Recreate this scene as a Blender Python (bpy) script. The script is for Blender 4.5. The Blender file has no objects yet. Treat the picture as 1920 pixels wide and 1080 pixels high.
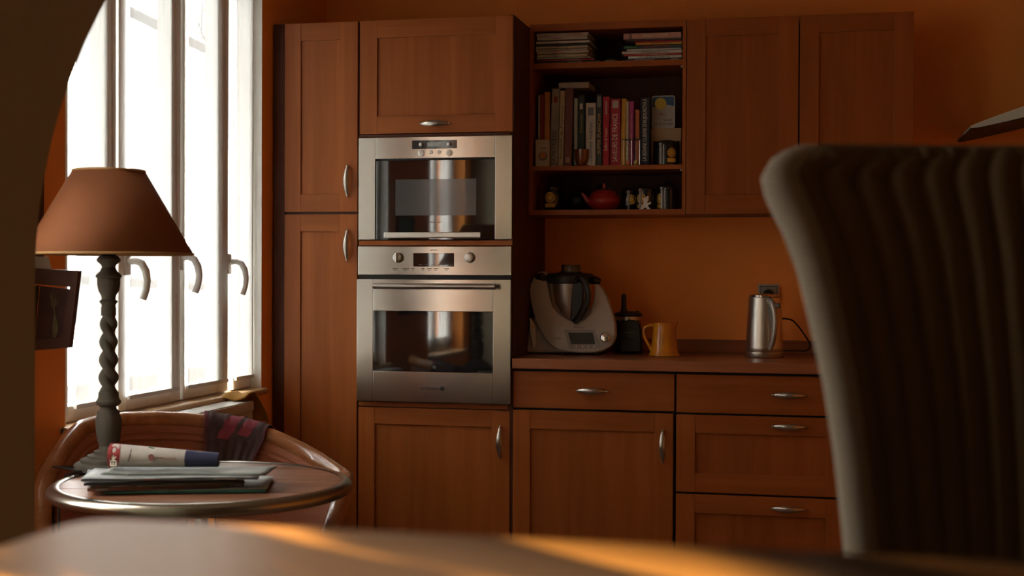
import bpy, bmesh, math, random
from mathutils import Vector, Matrix
R = math.radians
PI = math.pi
rnd = random.Random(7)
SC = bpy.context.scene
COL = SC.collection

# ------------------------------------------------------------------ camera
CAM = Vector((1.71928, -4.98465, 1.20986))
FPX = 2595.87
RX = Vector((0.97554211, 0.21977467, 0.00408573))
RD = Vector((0.00618985, -0.00888622, -0.99994136))
RF = Vector((-0.21972548, 0.97551019, -0.01002925))
cd = bpy.data.cameras.new('camera')
cam = bpy.data.objects.new('camera', cd)
COL.objects.link(cam)
M = Matrix((RX, -RD, -RF)).transposed().to_4x4()
M.translation = CAM
cam.matrix_world = M
cd.sensor_width = 36
cd.lens = FPX / 1920 * 36
cd.clip_start = 0.02
cd.dof.use_dof = True
cd.dof.focus_distance = 5.0
cd.dof.aperture_fstop = 6.2
SC.camera = cam

def at(ax, val, u, v):
    """world point that the photograph's pixel u, v shows on the plane ax = val"""
    d = RX * ((u - 960) / FPX) + RD * ((v - 540) / FPX) + RF
    i = 'xyz'.index(ax)
    return CAM + d * ((val - CAM[i]) / d[i])

# ------------------------------------------------------------------ light
w = bpy.data.worlds.new('world')
SC.world = w
w.use_nodes = True
bg = w.node_tree.nodes['Background']
WN, WL = w.node_tree.nodes, w.node_tree.links
wtc = WN.new('ShaderNodeTexCoord')
wsx = WN.new('ShaderNodeSeparateXYZ')
WL.new(wtc.outputs['Generated'], wsx.inputs[0])
wcr = WN.new('ShaderNodeValToRGB')      # overcast sky: grey street below, brighter towards the zenith
for i, (p_, k_) in enumerate(((0.0, .10), (.42, .12), (.46, .25), (.60, .36), (1.0, 1.0))):
    e = wcr.color_ramp.elements[i] if i < 2 else wcr.color_ramp.elements.new(p_)
    if i < 2 and i == 1: e.position = p_
    e.color = (k_, k_ * .995, k_ * .96, 1)
wmr = WN.new('ShaderNodeMapRange')
wmr.inputs[1].default_value = -1
wmr.inputs[2].default_value = 1
WL.new(wsx.outputs[2], wmr.inputs[0])
WL.new(wmr.outputs[0], wcr.inputs[0])
WL.new(wcr.outputs[0], bg.inputs[0])
bg.inputs[1].default_value = 10.0

def portal(name, loc, sy, sz):
    l = bpy.data.lights.new(name, 'AREA')
    l.shape = 'RECTANGLE'
    l.size = sz
    l.size_y = sy
    l.cycles.is_portal = True
    o = bpy.data.objects.new(name, l)
    o.location = loc
    o.rotation_euler = (0, R(-90), 0)
    COL.objects.link(o)
portal('window_portal', (-0.62, -0.78, 1.55), 1.39, 1.6)
portal('second_window_portal', (-0.62, -2.585, 1.56), .73, 1.6)
portal('added_dining_portal', (-1.16, -4.3, 1.7), 1.2, .8)
sl = bpy.data.lights.new('added_sun_spot', 'SPOT')  # narrow spot added outside, standing in for sunlight on the dining table
sl.energy = 11000
sl.color = (1.0, 0.80, 0.52)
sl.spot_size = R(2.7)
sl.spot_blend = 0.12
sl.shadow_soft_size = 0.05
so = bpy.data.objects.new('added_sun_spot', sl)
so.location = (-7.2, -3.2, 4.0)
so.rotation_euler = (Vector((1.17, -4.43, 1.074)) - Vector(so.location)).to_track_quat('-Z', 'Y').to_euler()
COL.objects.link(so)
SC.view_settings.view_transform = 'Standard'
SC.view_settings.look = 'None'
SC.view_settings.gamma = 1
SC.view_settings.exposure = 2.18
SC.view_settings.use_curve_mapping = False
SC.cycles.use_denoising = True
SC.cycles.max_bounces = 10
SC.cycles.diffuse_bounces = 6
SC.cycles.transparent_max_bounces = 16
SC.cycles.sample_clamp_indirect = 8

# ------------------------------------------------------------------ materials
def nt(name):
    m = bpy.data.materials.new(name)
    m.use_nodes = True
    n = m.node_tree.nodes
    return m, n, m.node_tree.links, n['Principled BSDF']

def mat(name, col, rough=0.5, metal=0.0, bump=0.0, bscale=200, var=0.0, vscale=8, stretch=(1, 1, 1), coat=0.0, sheen=0.0, spec=0.5, emit=None):
    m, n, L, p = nt(name)
    p.inputs['Base Color'].default_value = (*col, 1)
    p.inputs['Roughness'].default_value = rough
    p.inputs['Metallic'].default_value = metal
    p.inputs['Coat Weight'].default_value = coat
    p.inputs['Sheen Weight'].default_value = sheen
    p.inputs['Specular IOR Level'].default_value = spec
    if bump or var:
        tc = n.new('ShaderNodeTexCoord')
        mp = n.new('ShaderNodeMapping')
        mp.inputs['Scale'].default_value = stretch
        L.new(tc.outputs['Object'], mp.inputs['Vector'])
    if var:
        no = n.new('ShaderNodeTexNoise')
        no.inputs['Scale'].default_value = vscale
        no.inputs['Detail'].default_value = 5
        L.new(mp.outputs[0], no.inputs['Vector'])
        cr = n.new('ShaderNodeMapRange')
        cr.inputs[1].default_value = 0.3
        cr.inputs[2].default_value = 0.7
        cr.inputs[3].default_value = 1 - var
        cr.inputs[4].default_value = 1 + var
        L.new(no.outputs[0], cr.inputs[0])
        mx = n.new('ShaderNodeVectorMath')
        mx.operation = 'SCALE'
        mx.inputs[0].default_value = col
        L.new(cr.outputs[0], mx.inputs['Scale'])
        L.new(mx.outputs[0], p.inputs['Base Color'])
    if bump:
        nb = n.new('ShaderNodeTexNoise')
        nb.inputs['Scale'].default_value = bscale
        nb.inputs['Detail'].default_value = 3
        L.new(mp.outputs[0], nb.inputs['Vector'])
        b = n.new('ShaderNodeBump')
        b.inputs['Strength'].default_value = bump
        b.inputs['Distance'].default_value = 0.002
        L.new(nb.outputs[0], b.inputs['Height'])
        L.new(b.outputs[0], p.inputs['Normal'])
    return m

def wood(name, c1, c2, axis='z', rough=0.42, sc=1.0, coat=0.0, c3=None):
    if name not in ('oak_sill', 'pale_pine'):
        c1, c2 = tuple(k * .76 for k in c1), tuple(k * .76 for k in c2)
    m, n, L, p = nt(name)
    tc = n.new('ShaderNodeTexCoord')
    mp = n.new('ShaderNodeMapping')
    s = {'x': (1.2, 28, 28), 'y': (28, 1.2, 28), 'z': (28, 28, 1.2)}[axis]
    mp.inputs['Scale'].default_value = tuple(k * sc for k in s)
    L.new(tc.outputs['Object'], mp.inputs['Vector'])
    no = n.new('ShaderNodeTexNoise')
    no.inputs['Scale'].default_value = 1.0
    no.inputs['Detail'].default_value = 7
    no.inputs['Roughness'].default_value = 0.62
    no.inputs['Distortion'].default_value = 0.6
    L.new(mp.outputs[0], no.inputs['Vector'])
    cr = n.new('ShaderNodeValToRGB')
    cr.color_ramp.elements[0].position = 0.3
    cr.color_ramp.elements[0].color = (*c1, 1)
    cr.color_ramp.elements[1].position = 0.72
    cr.color_ramp.elements[1].color = (*c2, 1)
    L.new(no.outputs[0], cr.inputs[0])
    # broad veneer strips
    mp2 = n.new('ShaderNodeMapping')
    s2 = {'x': (0.5, 9, 9), 'y': (9, 0.5, 9), 'z': (9, 9, 0.5)}[axis]
    mp2.inputs['Scale'].default_value = tuple(k * sc for k in s2)
    L.new(tc.outputs['Object'], mp2.inputs['Vector'])
    n2 = n.new('ShaderNodeTexNoise')
    n2.inputs['Scale'].default_value = 1.0
    n2.inputs['Detail'].default_value = 2
    L.new(mp2.outputs[0], n2.inputs['Vector'])
    mr = n.new('ShaderNodeMapRange')
    mr.inputs[1].default_value = 0.35
    mr.inputs[2].default_value = 0.65
    mr.inputs[3].default_value = 0.92
    mr.inputs[4].default_value = 1.07
    L.new(n2.outputs[0], mr.inputs[0])
    vm = n.new('ShaderNodeVectorMath')
    vm.operation = 'SCALE'
    L.new(cr.outputs[0], vm.inputs[0])
    L.new(mr.outputs[0], vm.inputs['Scale'])
    L.new(vm.outputs[0], p.inputs['Base Color'])
    p.inputs['Roughness'].default_value = rough
    p.inputs['Coat Weight'].default_value = coat
    p.inputs['Specular IOR Level'].default_value = .25
    b = n.new('ShaderNodeBump')
    b.inputs['Strength'].default_value = 0.12
    b.inputs['Distance'].default_value = 0.001
    L.new(no.outputs[0], b.inputs['Height'])
    L.new(b.outputs[0], p.inputs['Normal'])
    return m

def brushed(name, col, rough=0.3, axis='x'):
    m, n, L, p = nt(name)
    p.inputs['Base Color'].default_value = (*col, 1)
    p.inputs['Metallic'].default_value = 1
    tc = n.new('ShaderNodeTexCoord')
    mp = n.new('ShaderNodeMapping')
    mp.inputs['Scale'].default_value = {'x': (6, 900, 900), 'z': (900, 900, 6)}[axis]
    L.new(tc.outputs['Object'], mp.inputs['Vector'])
    no = n.new('ShaderNodeTexNoise')
    no.inputs['Scale'].default_value = 1
    no.inputs['Detail'].default_value = 3
    L.new(mp.outputs[0], no.inputs['Vector'])
    mr = n.new('ShaderNodeMapRange')
    mr.inputs[3].default_value = rough - 0.02
    mr.inputs[4].default_value = rough + 0.02
    L.new(no.outputs[0], mr.inputs[0])
    L.new(mr.outputs[0], p.inputs['Roughness'])
    b = n.new('ShaderNodeBump')
    b.inputs['Strength'].default_value = 0.006
    b.inputs['Distance'].default_value = 0.0003
    L.new(no.outputs[0], b.inputs['Height'])
    L.new(b.outputs[0], p.inputs['Normal'])
    return m

def thin_glass(name, tint=(1, 1, 1), refl=0.08):
    m, n, L, p = nt(name)
    n.remove(p)
    t = n.new('ShaderNodeBsdfTransparent')
    t.inputs[0].default_value = (*tint, 1)
    g = n.new('ShaderNodeBsdfGlossy')
    g.inputs['Roughness'].default_value = 0.02
    lw = n.new('ShaderNodeLayerWeight')
    lw.inputs[0].default_value = 0.5
    pw = n.new('ShaderNodeMath')
    pw.operation = 'POWER'
    pw.inputs[1].default_value = 5
    L.new(lw.outputs['Facing'], pw.inputs[0])
    fr = n.new('ShaderNodeMath')
    fr.operation = 'MULTIPLY_ADD'
    fr.inputs[1].default_value = 0.7
    fr.inputs[2].default_value = 0.04
    L.new(pw.outputs[0], fr.inputs[0])
    mx = n.new('ShaderNodeMixShader')
    L.new(fr.outputs[0], mx.inputs[0])
    L.new(t.outputs[0], mx.inputs[1])
    L.new(g.outputs[0], mx.inputs[2])
    L.new(mx.outputs[0], n['Material Output'].inputs[0])
    return m

def net_material(name, trans=0.5, dif=.65):
    m, n, L, p = nt(name)
    n.remove(p)
    tc = n.new('ShaderNodeTexCoord')
    mp = n.new('ShaderNodeMapping')
    mp.inputs['Scale'].default_value = (45, 45, 1.2)
    L.new(tc.outputs['Object'], mp.inputs['Vector'])
    no = n.new('ShaderNodeTexNoise')
    no.inputs['Scale'].default_value = 1
    no.inputs['Detail'].default_value = 4
    L.new(mp.outputs[0], no.inputs['Vector'])
    mr = n.new('ShaderNodeMapRange')
    mr.inputs[1].default_value = 0.3
    mr.inputs[2].default_value = 0.7
    mr.inputs[3].default_value = trans * .75
    mr.inputs[4].default_value = trans * 1.2
    L.new(no.outputs[0], mr.inputs[0])
    t = n.new('ShaderNodeBsdfTransparent')
    tl = n.new('ShaderNodeBsdfTranslucent')
    tl.inputs[0].default_value = (0.75, 0.78, 0.77, 1)
    df = n.new('ShaderNodeBsdfDiffuse')
    df.inputs[0].default_value = (0.8, 0.8, 0.78, 1)
    m1 = n.new('ShaderNodeMixShader')
    m1.inputs[0].default_value = dif
    L.new(tl.outputs[0], m1.inputs[1])
    L.new(df.outputs[0], m1.inputs[2])
    m2 = n.new('ShaderNodeMixShader')
    L.new(mr.outputs[0], m2.inputs[0])
    L.new(m1.outputs[0], m2.inputs[1])
    L.new(t.outputs[0], m2.inputs[2])
    L.new(m2.outputs[0], n['Material Output'].inputs[0])
    return m

def wave_fabric(name, c1, c2, scale, axis='Z', rough=0.85, bump=0.5, dist=2.0, var=None):
    m, n, L, p = nt(name)
    tc = n.new('ShaderNodeTexCoord')
    wv = n.new('ShaderNodeTexWave')
    wv.bands_direction = axis
    wv.inputs['Scale'].default_value = scale
    wv.inputs['Distortion'].default_value = dist
    wv.inputs['Detail'].default_value = 2
    L.new(tc.outputs['Object'], wv.inputs['Vector'])
    cr = n.new('ShaderNodeValToRGB')
    cr.color_ramp.elements[0].color = (*c1, 1)
    cr.color_ramp.elements[1].color = (*c2, 1)
    L.new(wv.outputs[1], cr.inputs[0])
    L.new(cr.outputs[0], p.inputs['Base Color'])
    p.inputs['Roughness'].default_value = rough
    b = n.new('ShaderNodeBump')
    b.inputs['Strength'].default_value = bump
    b.inputs['Distance'].default_value = 0.002
    L.new(wv.outputs[1], b.inputs['Height'])
    L.new(b.outputs[0], p.inputs['Normal'])
    return m

WA, WB = (0.37, 0.098, 0.014), (0.49, 0.143, 0.027)
WOODV = wood('cherry_vertical', WA, WB, 'z')
WOODH = wood('cherry_horizontal', WA, WB, 'x')
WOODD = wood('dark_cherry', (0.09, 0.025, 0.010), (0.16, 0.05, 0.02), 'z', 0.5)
WORK = wood('worktop_laminate', (0.34, 0.115, 0.042), (0.56, 0.21, 0.090), 'x', 0.28)
CARC = mat('carcass_brown', (0.13, 0.045, 0.02), 0.5)
DARK = mat('shadow_gap_black', (0.012, 0.008, 0.006), 0.6)
PLAS = mat('orange_plaster', (0.95, 0.345, 0.066), 0.85, bump=0.15, bscale=90, var=0.05, vscale=2)
ARCHM = mat('beige_plaster', (0.33, 0.30, 0.21), 0.9, bump=0.1, bscale=60)
CEILM = mat('cream_ceiling', (0.50, 0.36, 0.24), 0.9)
FLOORM = mat('terracotta_floor', (0.16, 0.08, 0.05), 0.45, var=0.15, vscale=5)
STEEL = brushed('brushed_steel', (0.48, 0.44, 0.385), 0.18)
STEELV = brushed('brushed_steel_vertical', (0.66, 0.62, 0.56), 0.33, 'z')
NICKEL = mat('satin_nickel', (0.48, 0.45, 0.40), 0.33, 1.0)
CHROME = mat('chrome', (0.75, 0.73, 0.7), 0.12, 1.0)
PEWTER = mat('pewter_rim', (0.34, 0.32, 0.26), 0.26, 1.0, bump=0.05, bscale=40)
OVGLASS = mat('oven_glass', (0.006, 0.007, 0.008), 0.04, 0, spec=0.9, coat=1.0)
BLACKP = mat('black_plastic', (0.012, 0.012, 0.013), 0.35)
BLACKG = mat('black_gloss', (0.010, 0.010, 0.011), 0.15, coat=0.5)
DGREY = mat('dark_grey_plastic', (0.035, 0.040, 0.042), 0.4)
WHITEP = mat('white_plastic', (0.72, 0.70, 0.66), 0.35)
GREYP = mat('grey_plastic', (0.32, 0.31, 0.29), 0.4)
FRAMEW = mat('white_painted_frame', (0.86, 0.85, 0.80), 0.45)
SILLW = wood('oak_sill', (0.42, 0.25, 0.12), (0.58, 0.38, 0.20), 'y', 0.4)
NET = net_material('sheer_net', 0.05, .925)
NET2 = net_material('light_net', 0.75, .65)
GLASS = thin_glass('window_glass')
LETT = mat('dark_print', (0.02, 0.018, 0.016), 0.6)
CREAMT = mat('cream_print', (0.72, 0.66, 0.50), 0.6)

# ------------------------------------------------------------------ helpers
def box(bm, x0, x1, y0, y1, z0, z1, mi=0, bev=0.0):
    r = bmesh.ops.create_cube(bm, size=1)
    vs = r['verts']
    for v in vs:
        v.co = Vector(((x0 + x1) / 2 + v.co.x * (x1 - x0), (y0 + y1) / 2 + v.co.y * (y1 - y0), (z0 + z1) / 2 + v.co.z * (z1 - z0)))
    fs = {f for v in vs for f in v.link_faces}
    for f in fs:
        f.material_index = mi
    if bev:
        es = list({e for v in vs for e in v.link_edges})
        bmesh.ops.bevel(bm, geom=es, offset=bev, segments=2, affect='EDGES', profile=0.5)
    return vs

def lathe(bm, prof, c=(0, 0, 0), n=32, mi=0, axis='z', cap=True):
    rings = []
    for r, h in prof:
        ring = []
        for i in range(n):
            a = 2 * PI * i / n
            if axis == 'z':
                p = (c[0] + r * math.cos(a), c[1] + r * math.sin(a), c[2] + h)
            elif axis == 'y':
                p = (c[0] + r * math.cos(a), c[1] + h, c[2] + r * math.sin(a))
            else:
                p = (c[0] + h, c[1] + r * math.cos(a), c[2] + r * math.sin(a))
            ring.append(bm.verts.new(p))
        rings.append(ring)
    for a, b in zip(rings, rings[1:]):
        for i in range(n):
            f = bm.faces.new((a[i], a[(i + 1) % n], b[(i + 1) % n], b[i]))
            f.material_index = mi
            f.smooth = True
    if cap:
        for rg in (rings[0], rings[-1]):
            try:
                f = bm.faces.new(rg)
                f.material_index = mi
            except ValueError:
                pass

def tube(bm, pts, rad, n=10, mi=0, closed=False, flat=1.0, up=None):
    """sweep a circle (or ellipse: flat scales along the binormal) along pts"""
    pts = [Vector(p) for p in pts]
    m = len(pts)
    rings = []
    ref = Vector(up) if up else None
    prev = None
    for i, p in enumerate(pts):
        if closed:
            t = pts[(i + 1) % m] - pts[i - 1]
        else:
            t = pts[min(i + 1, m - 1)] - pts[max(i - 1, 0)]
        t.normalize()
        if ref is not None:
            a = ref - t * ref.dot(t)
        elif prev is None:
            a = Vector((0, 0, 1)) if abs(t.z) < 0.9 else Vector((1, 0, 0))
            a = a - t * a.dot(t)
        else:
            a = prev - t * prev.dot(t)
        a.normalize()
        prev = a
        b = t.cross(a)
        r = rad[i] if isinstance(rad, (list, tuple)) else rad
        rings.append([bm.verts.new(p + a * (r * math.cos(2 * PI * k / n)) + b * (r * flat * math.sin(2 * PI * k / n))) for k in range(n)])
    rr = list(zip(rings, rings[1:]))
    if closed:
        rr.append((rings[-1], rings[0]))
    for a, b in rr:
        for k in range(n):
            f = bm.faces.new((a[k], a[(k + 1) % n], b[(k + 1) % n], b[k]))
            f.smooth = True
            f.material_index = mi
    if not closed:
        for rg in (rings[0], rings[-1]):
            f = bm.faces.new(rg)
            f.material_index = mi

def prism(bm, poly, y0, y1, mi=0, plane='xz'):
    """extrude polygon between two depths"""
    def P(a, b, d):
        return {'xz': (a, d, b), 'xy': (a, b, d), 'yz': (d, a, b)}[plane]
    A = [bm.verts.new(P(a, b, y0)) for a, b in poly]
    B = [bm.verts.new(P(a, b, y1)) for a, b in poly]
    fs = [bm.faces.new(A), bm.faces.new(list(reversed(B)))]
    k = len(poly)
    for i in range(k):
        fs.append(bm.faces.new((A[i], B[i], B[(i + 1) % k], A[(i + 1) % k])))
    for f in fs:
        f.material_index = mi
    bmesh.ops.recalc_face_normals(bm, faces=fs)
    return fs

def sheet(bm, fn, nu, nv, mi=0, thick=0.0, mif=None):
    g = [[bm.verts.new(fn(i / nu, j / nv)) for i in range(nu + 1)] for j in range(nv + 1)]
    for j in range(nv):
        for i in range(nu):
            f = bm.faces.new((g[j][i], g[j][i + 1], g[j + 1][i + 1], g[j + 1][i]))
            f.smooth = True
            f.material_index = mif(i / nu, j / nv) if mif else mi

def obj(name, bm, mats, parent=None, local=False, smooth=None, solid=0.0, bev=0.0, sub=0):
    me = bpy.data.meshes.new(name)
    if not isinstance(mats, (list, tuple)):
        mats = [mats]
    if parent is not None and not local:
        base = Vector((0, 0, 0))
        q = parent
        while q is not None:
            base += q.location
            q = q.parent
        bmesh.ops.translate(bm, verts=bm.verts, vec=-base)
    bmesh.ops.recalc_face_normals(bm, faces=bm.faces)
    bm.to_mesh(me)
    bm.free()
    for m in mats:
        me.materials.append(m)
    o = bpy.data.objects.new(name, me)
    COL.objects.link(o)
    if parent is not None:
        o.parent = parent
    if smooth:
        for p in me.polygons:
            p.use_smooth = True
    if any(p.use_smooth for p in me.polygons):
        me.set_sharp_from_angle(angle=R(38))
    if solid:
        md = o.modifiers.new('solid', 'SOLIDIFY')
        md.thickness = solid
        md.offset = 0
    if bev:
        md = o.modifiers.new('bevel', 'BEVEL')
        md.width = bev
        md.segments = 2
        md.limit_method = 'ANGLE'
        md.angle_limit = R(35)
    if sub:
        md = o.modifiers.new('sub', 'SUBSURF')
        md.levels = sub
        md.render_levels = sub
    return o

def NB():
    return bmesh.new()

def thing(name, label, cat, loc=(0, 0, 0), group=None, rot=(0, 0, 0)):
    o = bpy.data.objects.new(name, None)
    o.empty_display_size = 0.05
    o.location = loc
    o.rotation_euler = rot
    COL.objects.link(o)
    o['label'] = label
    o['category'] = cat
    if group:
        o['group'] = group
    return o

def tag(o, label, cat, group=None):
    o['label'] = label
    o['category'] = cat
    if group:
        o['group'] = group
    return o

def struct(o):
    o['kind'] = 'structure'
    return o

FIT = []
def text(parent, s, loc, rot, h, width, m, name='lettering', shear=0.0, extr=0.0002):
    """flat lettering; loc in world, parent offset removed (parents are unrotated)"""
    c = bpy.data.curves.new(name, 'FONT')
    c.body = s
    c.size = h * 1.38
    c.align_x = 'CENTER'
    c.align_y = 'CENTER'
    c.extrude = extr
    c.shear = shear
    c.materials.append(m)
    o = bpy.data.objects.new(name, c)
    COL.objects.link(o)
    base = Vector((0, 0, 0))
    q = parent
    while q is not None:
        base += q.location
        q = q.parent
    o.parent = parent
    o.location = Vector(loc) - base
    o.rotation_euler = rot
    FIT.append((o, width))
    return o

FACE = (R(90), 0, 0)               # lettering that faces -y, reads along +x
UPW = (R(90), R(-90), 0)           # faces -y, reads upwards

# ------------------------------------------------------------------ room shell
XW = -0.354
def wallbox(name, boxes, m):
    bm = NB()
    for b in boxes:
        box(bm, *b)
    return struct(obj(name, bm, m))
W1 = (-1.477, -0.088, 0.765, 2.36)
W2 = (-2.95, -2.22, 0.765, 2.36)
wallbox('floor', [(-0.7, 3.4, -3.3, 0.8, -0.05, 0)], FLOORM)
wallbox('floor.001', [(-1.15, 4.4, -7.0, -3.3, -0.05, 0.34)], mat('dining_floor_boards', (0.18, 0.10, 0.05), 0.4))
wallbox('ceiling', [(-0.7, 3.4, -3.3, 0.8, 2.55, 2.65)], CEILM)
wallbox('ceiling.001', [(-1.15, 4.4, -7.0, -3.3, 2.85, 2.95)], CEILM)
wallbox('wall_back', [(-0.62, 3.4, 0.6, 0.75, 0, 2.55)], PLAS)
wallbox('wall_right', [(3.3, 3.45, -3.3, 0.6, 0, 2.55)], PLAS)
wallbox('wall_left', [
    (XW - 0.19, XW, -3.1, 0.6, 0, 0.765), (XW - 0.19, XW, -3.1, 0.6, 2.36, 2.55),
    (XW - 0.19, XW, -0.088, 0.6, 0.765, 2.36), (XW - 0.19, XW, W2[1], -1.477, 0.765, 2.36),
    (XW - 0.19, XW, -3.1, W2[0], 0.765, 2.36)], PLAS)
wallbox('wall_dining_left', [
    (-1.15, -1.0, -7.0, -3.45, 0.34, 1.3), (-1.15, -1.0, -7.0, -3.45, 2.1, 2.85),
    (-1.15, -1.0, -3.7, -3.45, 1.3, 2.1), (-1.15, -1.0, -7.0, -4.9, 1.3, 2.1)], CEILM)
wallbox('wall_dining_right', [(4.25, 4.4, -7.0, -3.45, 0.34, 2.85)], CEILM)
wallbox('wall_dining_front', [(-1.15, 4.4, -7.15, -7.0, 0.34, 2.85)], CEILM)
# the arch between the rooms: one wall with an arched opening
def arch_wall():
    bm = NB()
    xl, xr, z0, r = 0.555, 3.05, 1.2, 0.80
    out = []
    for i in range(25):
        a = PI - (PI / 2) * i / 24
        out.append((xl + r + r * math.cos(a), z0 + r * math.sin(a)))
    for i in range(25):
        a = PI / 2 - (PI / 2) * i / 24
        out.append((xr - r + r * math.cos(a), z0 + r * math.sin(a)))
    XL, XR, ZT = -1.15, 4.4, 2.85
    pts = [(xl, 0.0)] + out + [(xr, 0.0)]
    for yy in (-3.45, -3.1):
        pass
    F = [bm.verts.new((x, -3.45, z)) for x, z in pts]
    B = [bm.verts.new((x, -3.1, z)) for x, z in pts]
    tF = [bm.verts.new((x, -3.45, ZT)) for x, z in pts]
    tB = [bm.verts.new((x, -3.1, ZT)) for x, z in pts]
    for i in range(len(pts) - 1):
        if 0 < i < len(pts) - 2:
            f = bm.faces.new((F[i], F[i + 1], B[i + 1], B[i]))
            f.smooth = True
            bm.faces.new((F[i], tF[i], tF[i + 1], F[i + 1]))
            bm.faces.new((B[i], B[i + 1], tB[i + 1], tB[i]))
    box(bm, XL, xl, -3.45, -3.1, 0.0, ZT)
    box(bm, xr, XR, -3.45, -3.1, 0.0, ZT)
    return struct(obj('wall_arch', bm, ARCHM))
arch_wall()

# ------------------------------------------------------------------ window
XF = -0.40
def casement_window():
    root = bpy.data.objects.new('window_1', None)
    root.location = (XF, -0.78, 0.765)
    COL.objects.link(root)
    struct(root)
    bm = NB()
    y0, y1, z0, z1 = W1
    for a in ((y0, y0 + .022), (y1 - .018, y1), (-0.700, -0.672)):
        box(bm, XF - .05, XF + .0, a[0], a[1], z0, z1)
    box(bm, XF - .05, XF, y0, y1, z0, z0 + .015)
    box(bm, XF - .05, XF, y0, y1, z1 - .03, z1)
    obj('window_frame', bm, FRAMEW, root)
    bm = NB()
    for q in ((y0, y0 + .004, z0, z1), (y1 - .004, y1, z0, z1), (y0 + .004, y1 - .004, z1 - .004, z1)):
        box(bm, XW - .192, XW + .001, *q)
    box(bm, XW - .21, XF - .05, y0 + .004, y1 - .004, z0, z0 + .006)
    obj('reveal', bm, FRAMEW, root)
    bm = NB()
    box(bm, XF - .02, XW + .012, y0 - .03, y1 + .0, z0 - .001, z0 + .012)
    tube(bm, [(XW + .016, y0 - .03, z0 - .0), (XW + .016, y1 + .0, z0 - .0)], .013, 12)
    obj('window_sill', bm, SILLW, root)
    # leaves: (outer y0, y1, left stile, right stile, handle y)
    leaves = [(-1.448, -1.128, .092, .152, -1.10), (-1.112, -0.702, .094, .140, -0.69), (-0.668, -0.312, .032, .198, -0.30), (-0.266, -0.108, .016, .024, None)]
    for (a, b, sl, sr, hy) in leaves:
        bm = NB()
        zb, zt = 0.782, 2.335
        x0, x1 = XF - .035, XF + .012
        box(bm, x0, x1, a, a + sl * .5, zb, zt, bev=.003)
        box(bm, x0, x1, b - sr * .5, b, zb, zt, bev=.003)
        box(bm, x0, x1, a + sl * .5, b - sr * .5, zb, zb + .045, bev=.003)
        box(bm, x0, x1, a + sl * .5, b - sr * .5, zt - .05, zt, bev=.003)
        lf = obj('window_sash', bm, FRAMEW, root)
        bm = NB()
        box(bm, XF - .014, XF - .010, a + sl * .5 - .004, b - sr * .5 + .004, zb + .04, zt - .045)
        obj('pane', bm, GLASS, lf)
    # lever handles
    for (yy, zz, dz) in ((-1.068, 1.245, .118), (-0.702, 1.262, .118), (-0.318, 1.250, .118)):
        bm = NB()
        box(bm, XF + .010, XF + .022, yy - .016, yy + .016, zz - .045, zz + .03, bev=.005)
        hb = obj('handle_plate', bm, WHITEP, root)
        bm = NB()
        p = [(XF + .018, yy, zz), (XF + .045, yy, zz + .001), (XF + .062, yy + .006, zz - .006), (XF + .070, yy + .018, zz - .030),
             (XF + .073, yy + .022, zz - .06), (XF + .070, yy + .020, zz - .09), (XF + .062, yy + .014, zz - .118)]
        tube(bm, p, [.011, .011, .0115, .012, .0115, .011, .0115], 12)
        obj('lever', bm, WHITEP, hb)
    return root
casement_window()
nets = [(-1.374, -1.153, 'sheer white net panel on the pane behind the twisted lamp stem'),
        (-1.060, -0.722, 'widest sheer net panel with a wavy hem, between the first two window handles'),
        (-0.655, -0.331, 'sheer net panel showing a hanging plant shadow near its top'),
        (-0.262, -0.100, 'narrow shaded net panel at the window end next to the cupboards')]
for k, (a, b, lab) in enumerate(nets):
    bm = NB()
    def fn(s, t, a=a, b=b, k=k):
        y = a + (b - a) * s
        return (XF + .018 + .003 * math.sin(s * (20 + 5 * k) + k) + .0015 * math.sin(s * 61 + t * 3), y, .822 - .004 * math.sin(s * 19 + k) * (1 - t) + 1.50 * t)
    sheet(bm, fn, 60, 24)
    o = obj('net_curtain', bm, NET)
    tag(o, lab, 'net curtain', 'sheer nets on the window leaves')
    bm = NB()
    box(bm, XF + .0135, XF + .0225, a, b, .816, .828)
    # hem: doubled cloth at the foot of the net
    h = obj('hem', bm, mat('net_hem', (0.62, 0.62, 0.60), 0.9), o, local=True)

# second window, hidden behind the arch pier but lighting the kitchen and mirrored in the ovens
def plain_window(name, x, y0, y1, z0, z1, wall):
    root = bpy.data.objects.new(name, None)
    root.location = (x, (y0 + y1) / 2, z0)
    COL.objects.link(root)
    struct(root)
    bm = NB()
    ym = (y0 + y1) / 2
    for a, b in ((y0, y0 + .07), (y1 - .07, y1), (ym - .05, ym + .05)):
        box(bm, x - .04, x + .02, a, b, z0, z1, bev=.004)
    box(bm, x - .04, x + .02, y0, y1, z0, z0 + .08)
    box(bm, x - .04, x + .02, y0, y1, z1 - .08, z1)
    obj('window_frame', bm, FRAMEW, root)
    bm = NB()
    box(bm, x - .012, x - .008, y0 + .05, y1 - .05, z0 + .05, z1 - .05)
    obj('pane', bm, GLASS, root)
    bm = NB()
    box(bm, x - .0, wall + .03, y0 - .02, y1 + .02, z0 - .02, z0 + .004, bev=.004)
    obj('window_sill', bm, SILLW, root)
plain_window('window_2', -0.45, W2[0], W2[1], W2[2], W2[3], XW)
plain_window('window_3_added', -1.08, -4.9, -3.7, 1.3, 2.1, -1.0)  # unseen dining window added for light; its head cuts off the table spot

bm = NB()
sheet(bm, lambda s, q: (-.415 + .006 * math.sin(s * 70), W2[0] + .03 + (W2[1] - W2[0] - .06) * s, W2[2] + .03 + (W2[3] - W2[2] - .06) * q), 90, 4)
tag(obj('net_curtain', bm, NET2), 'light white net across the second kitchen window, hidden behind the arch pier', 'net curtain')

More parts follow.
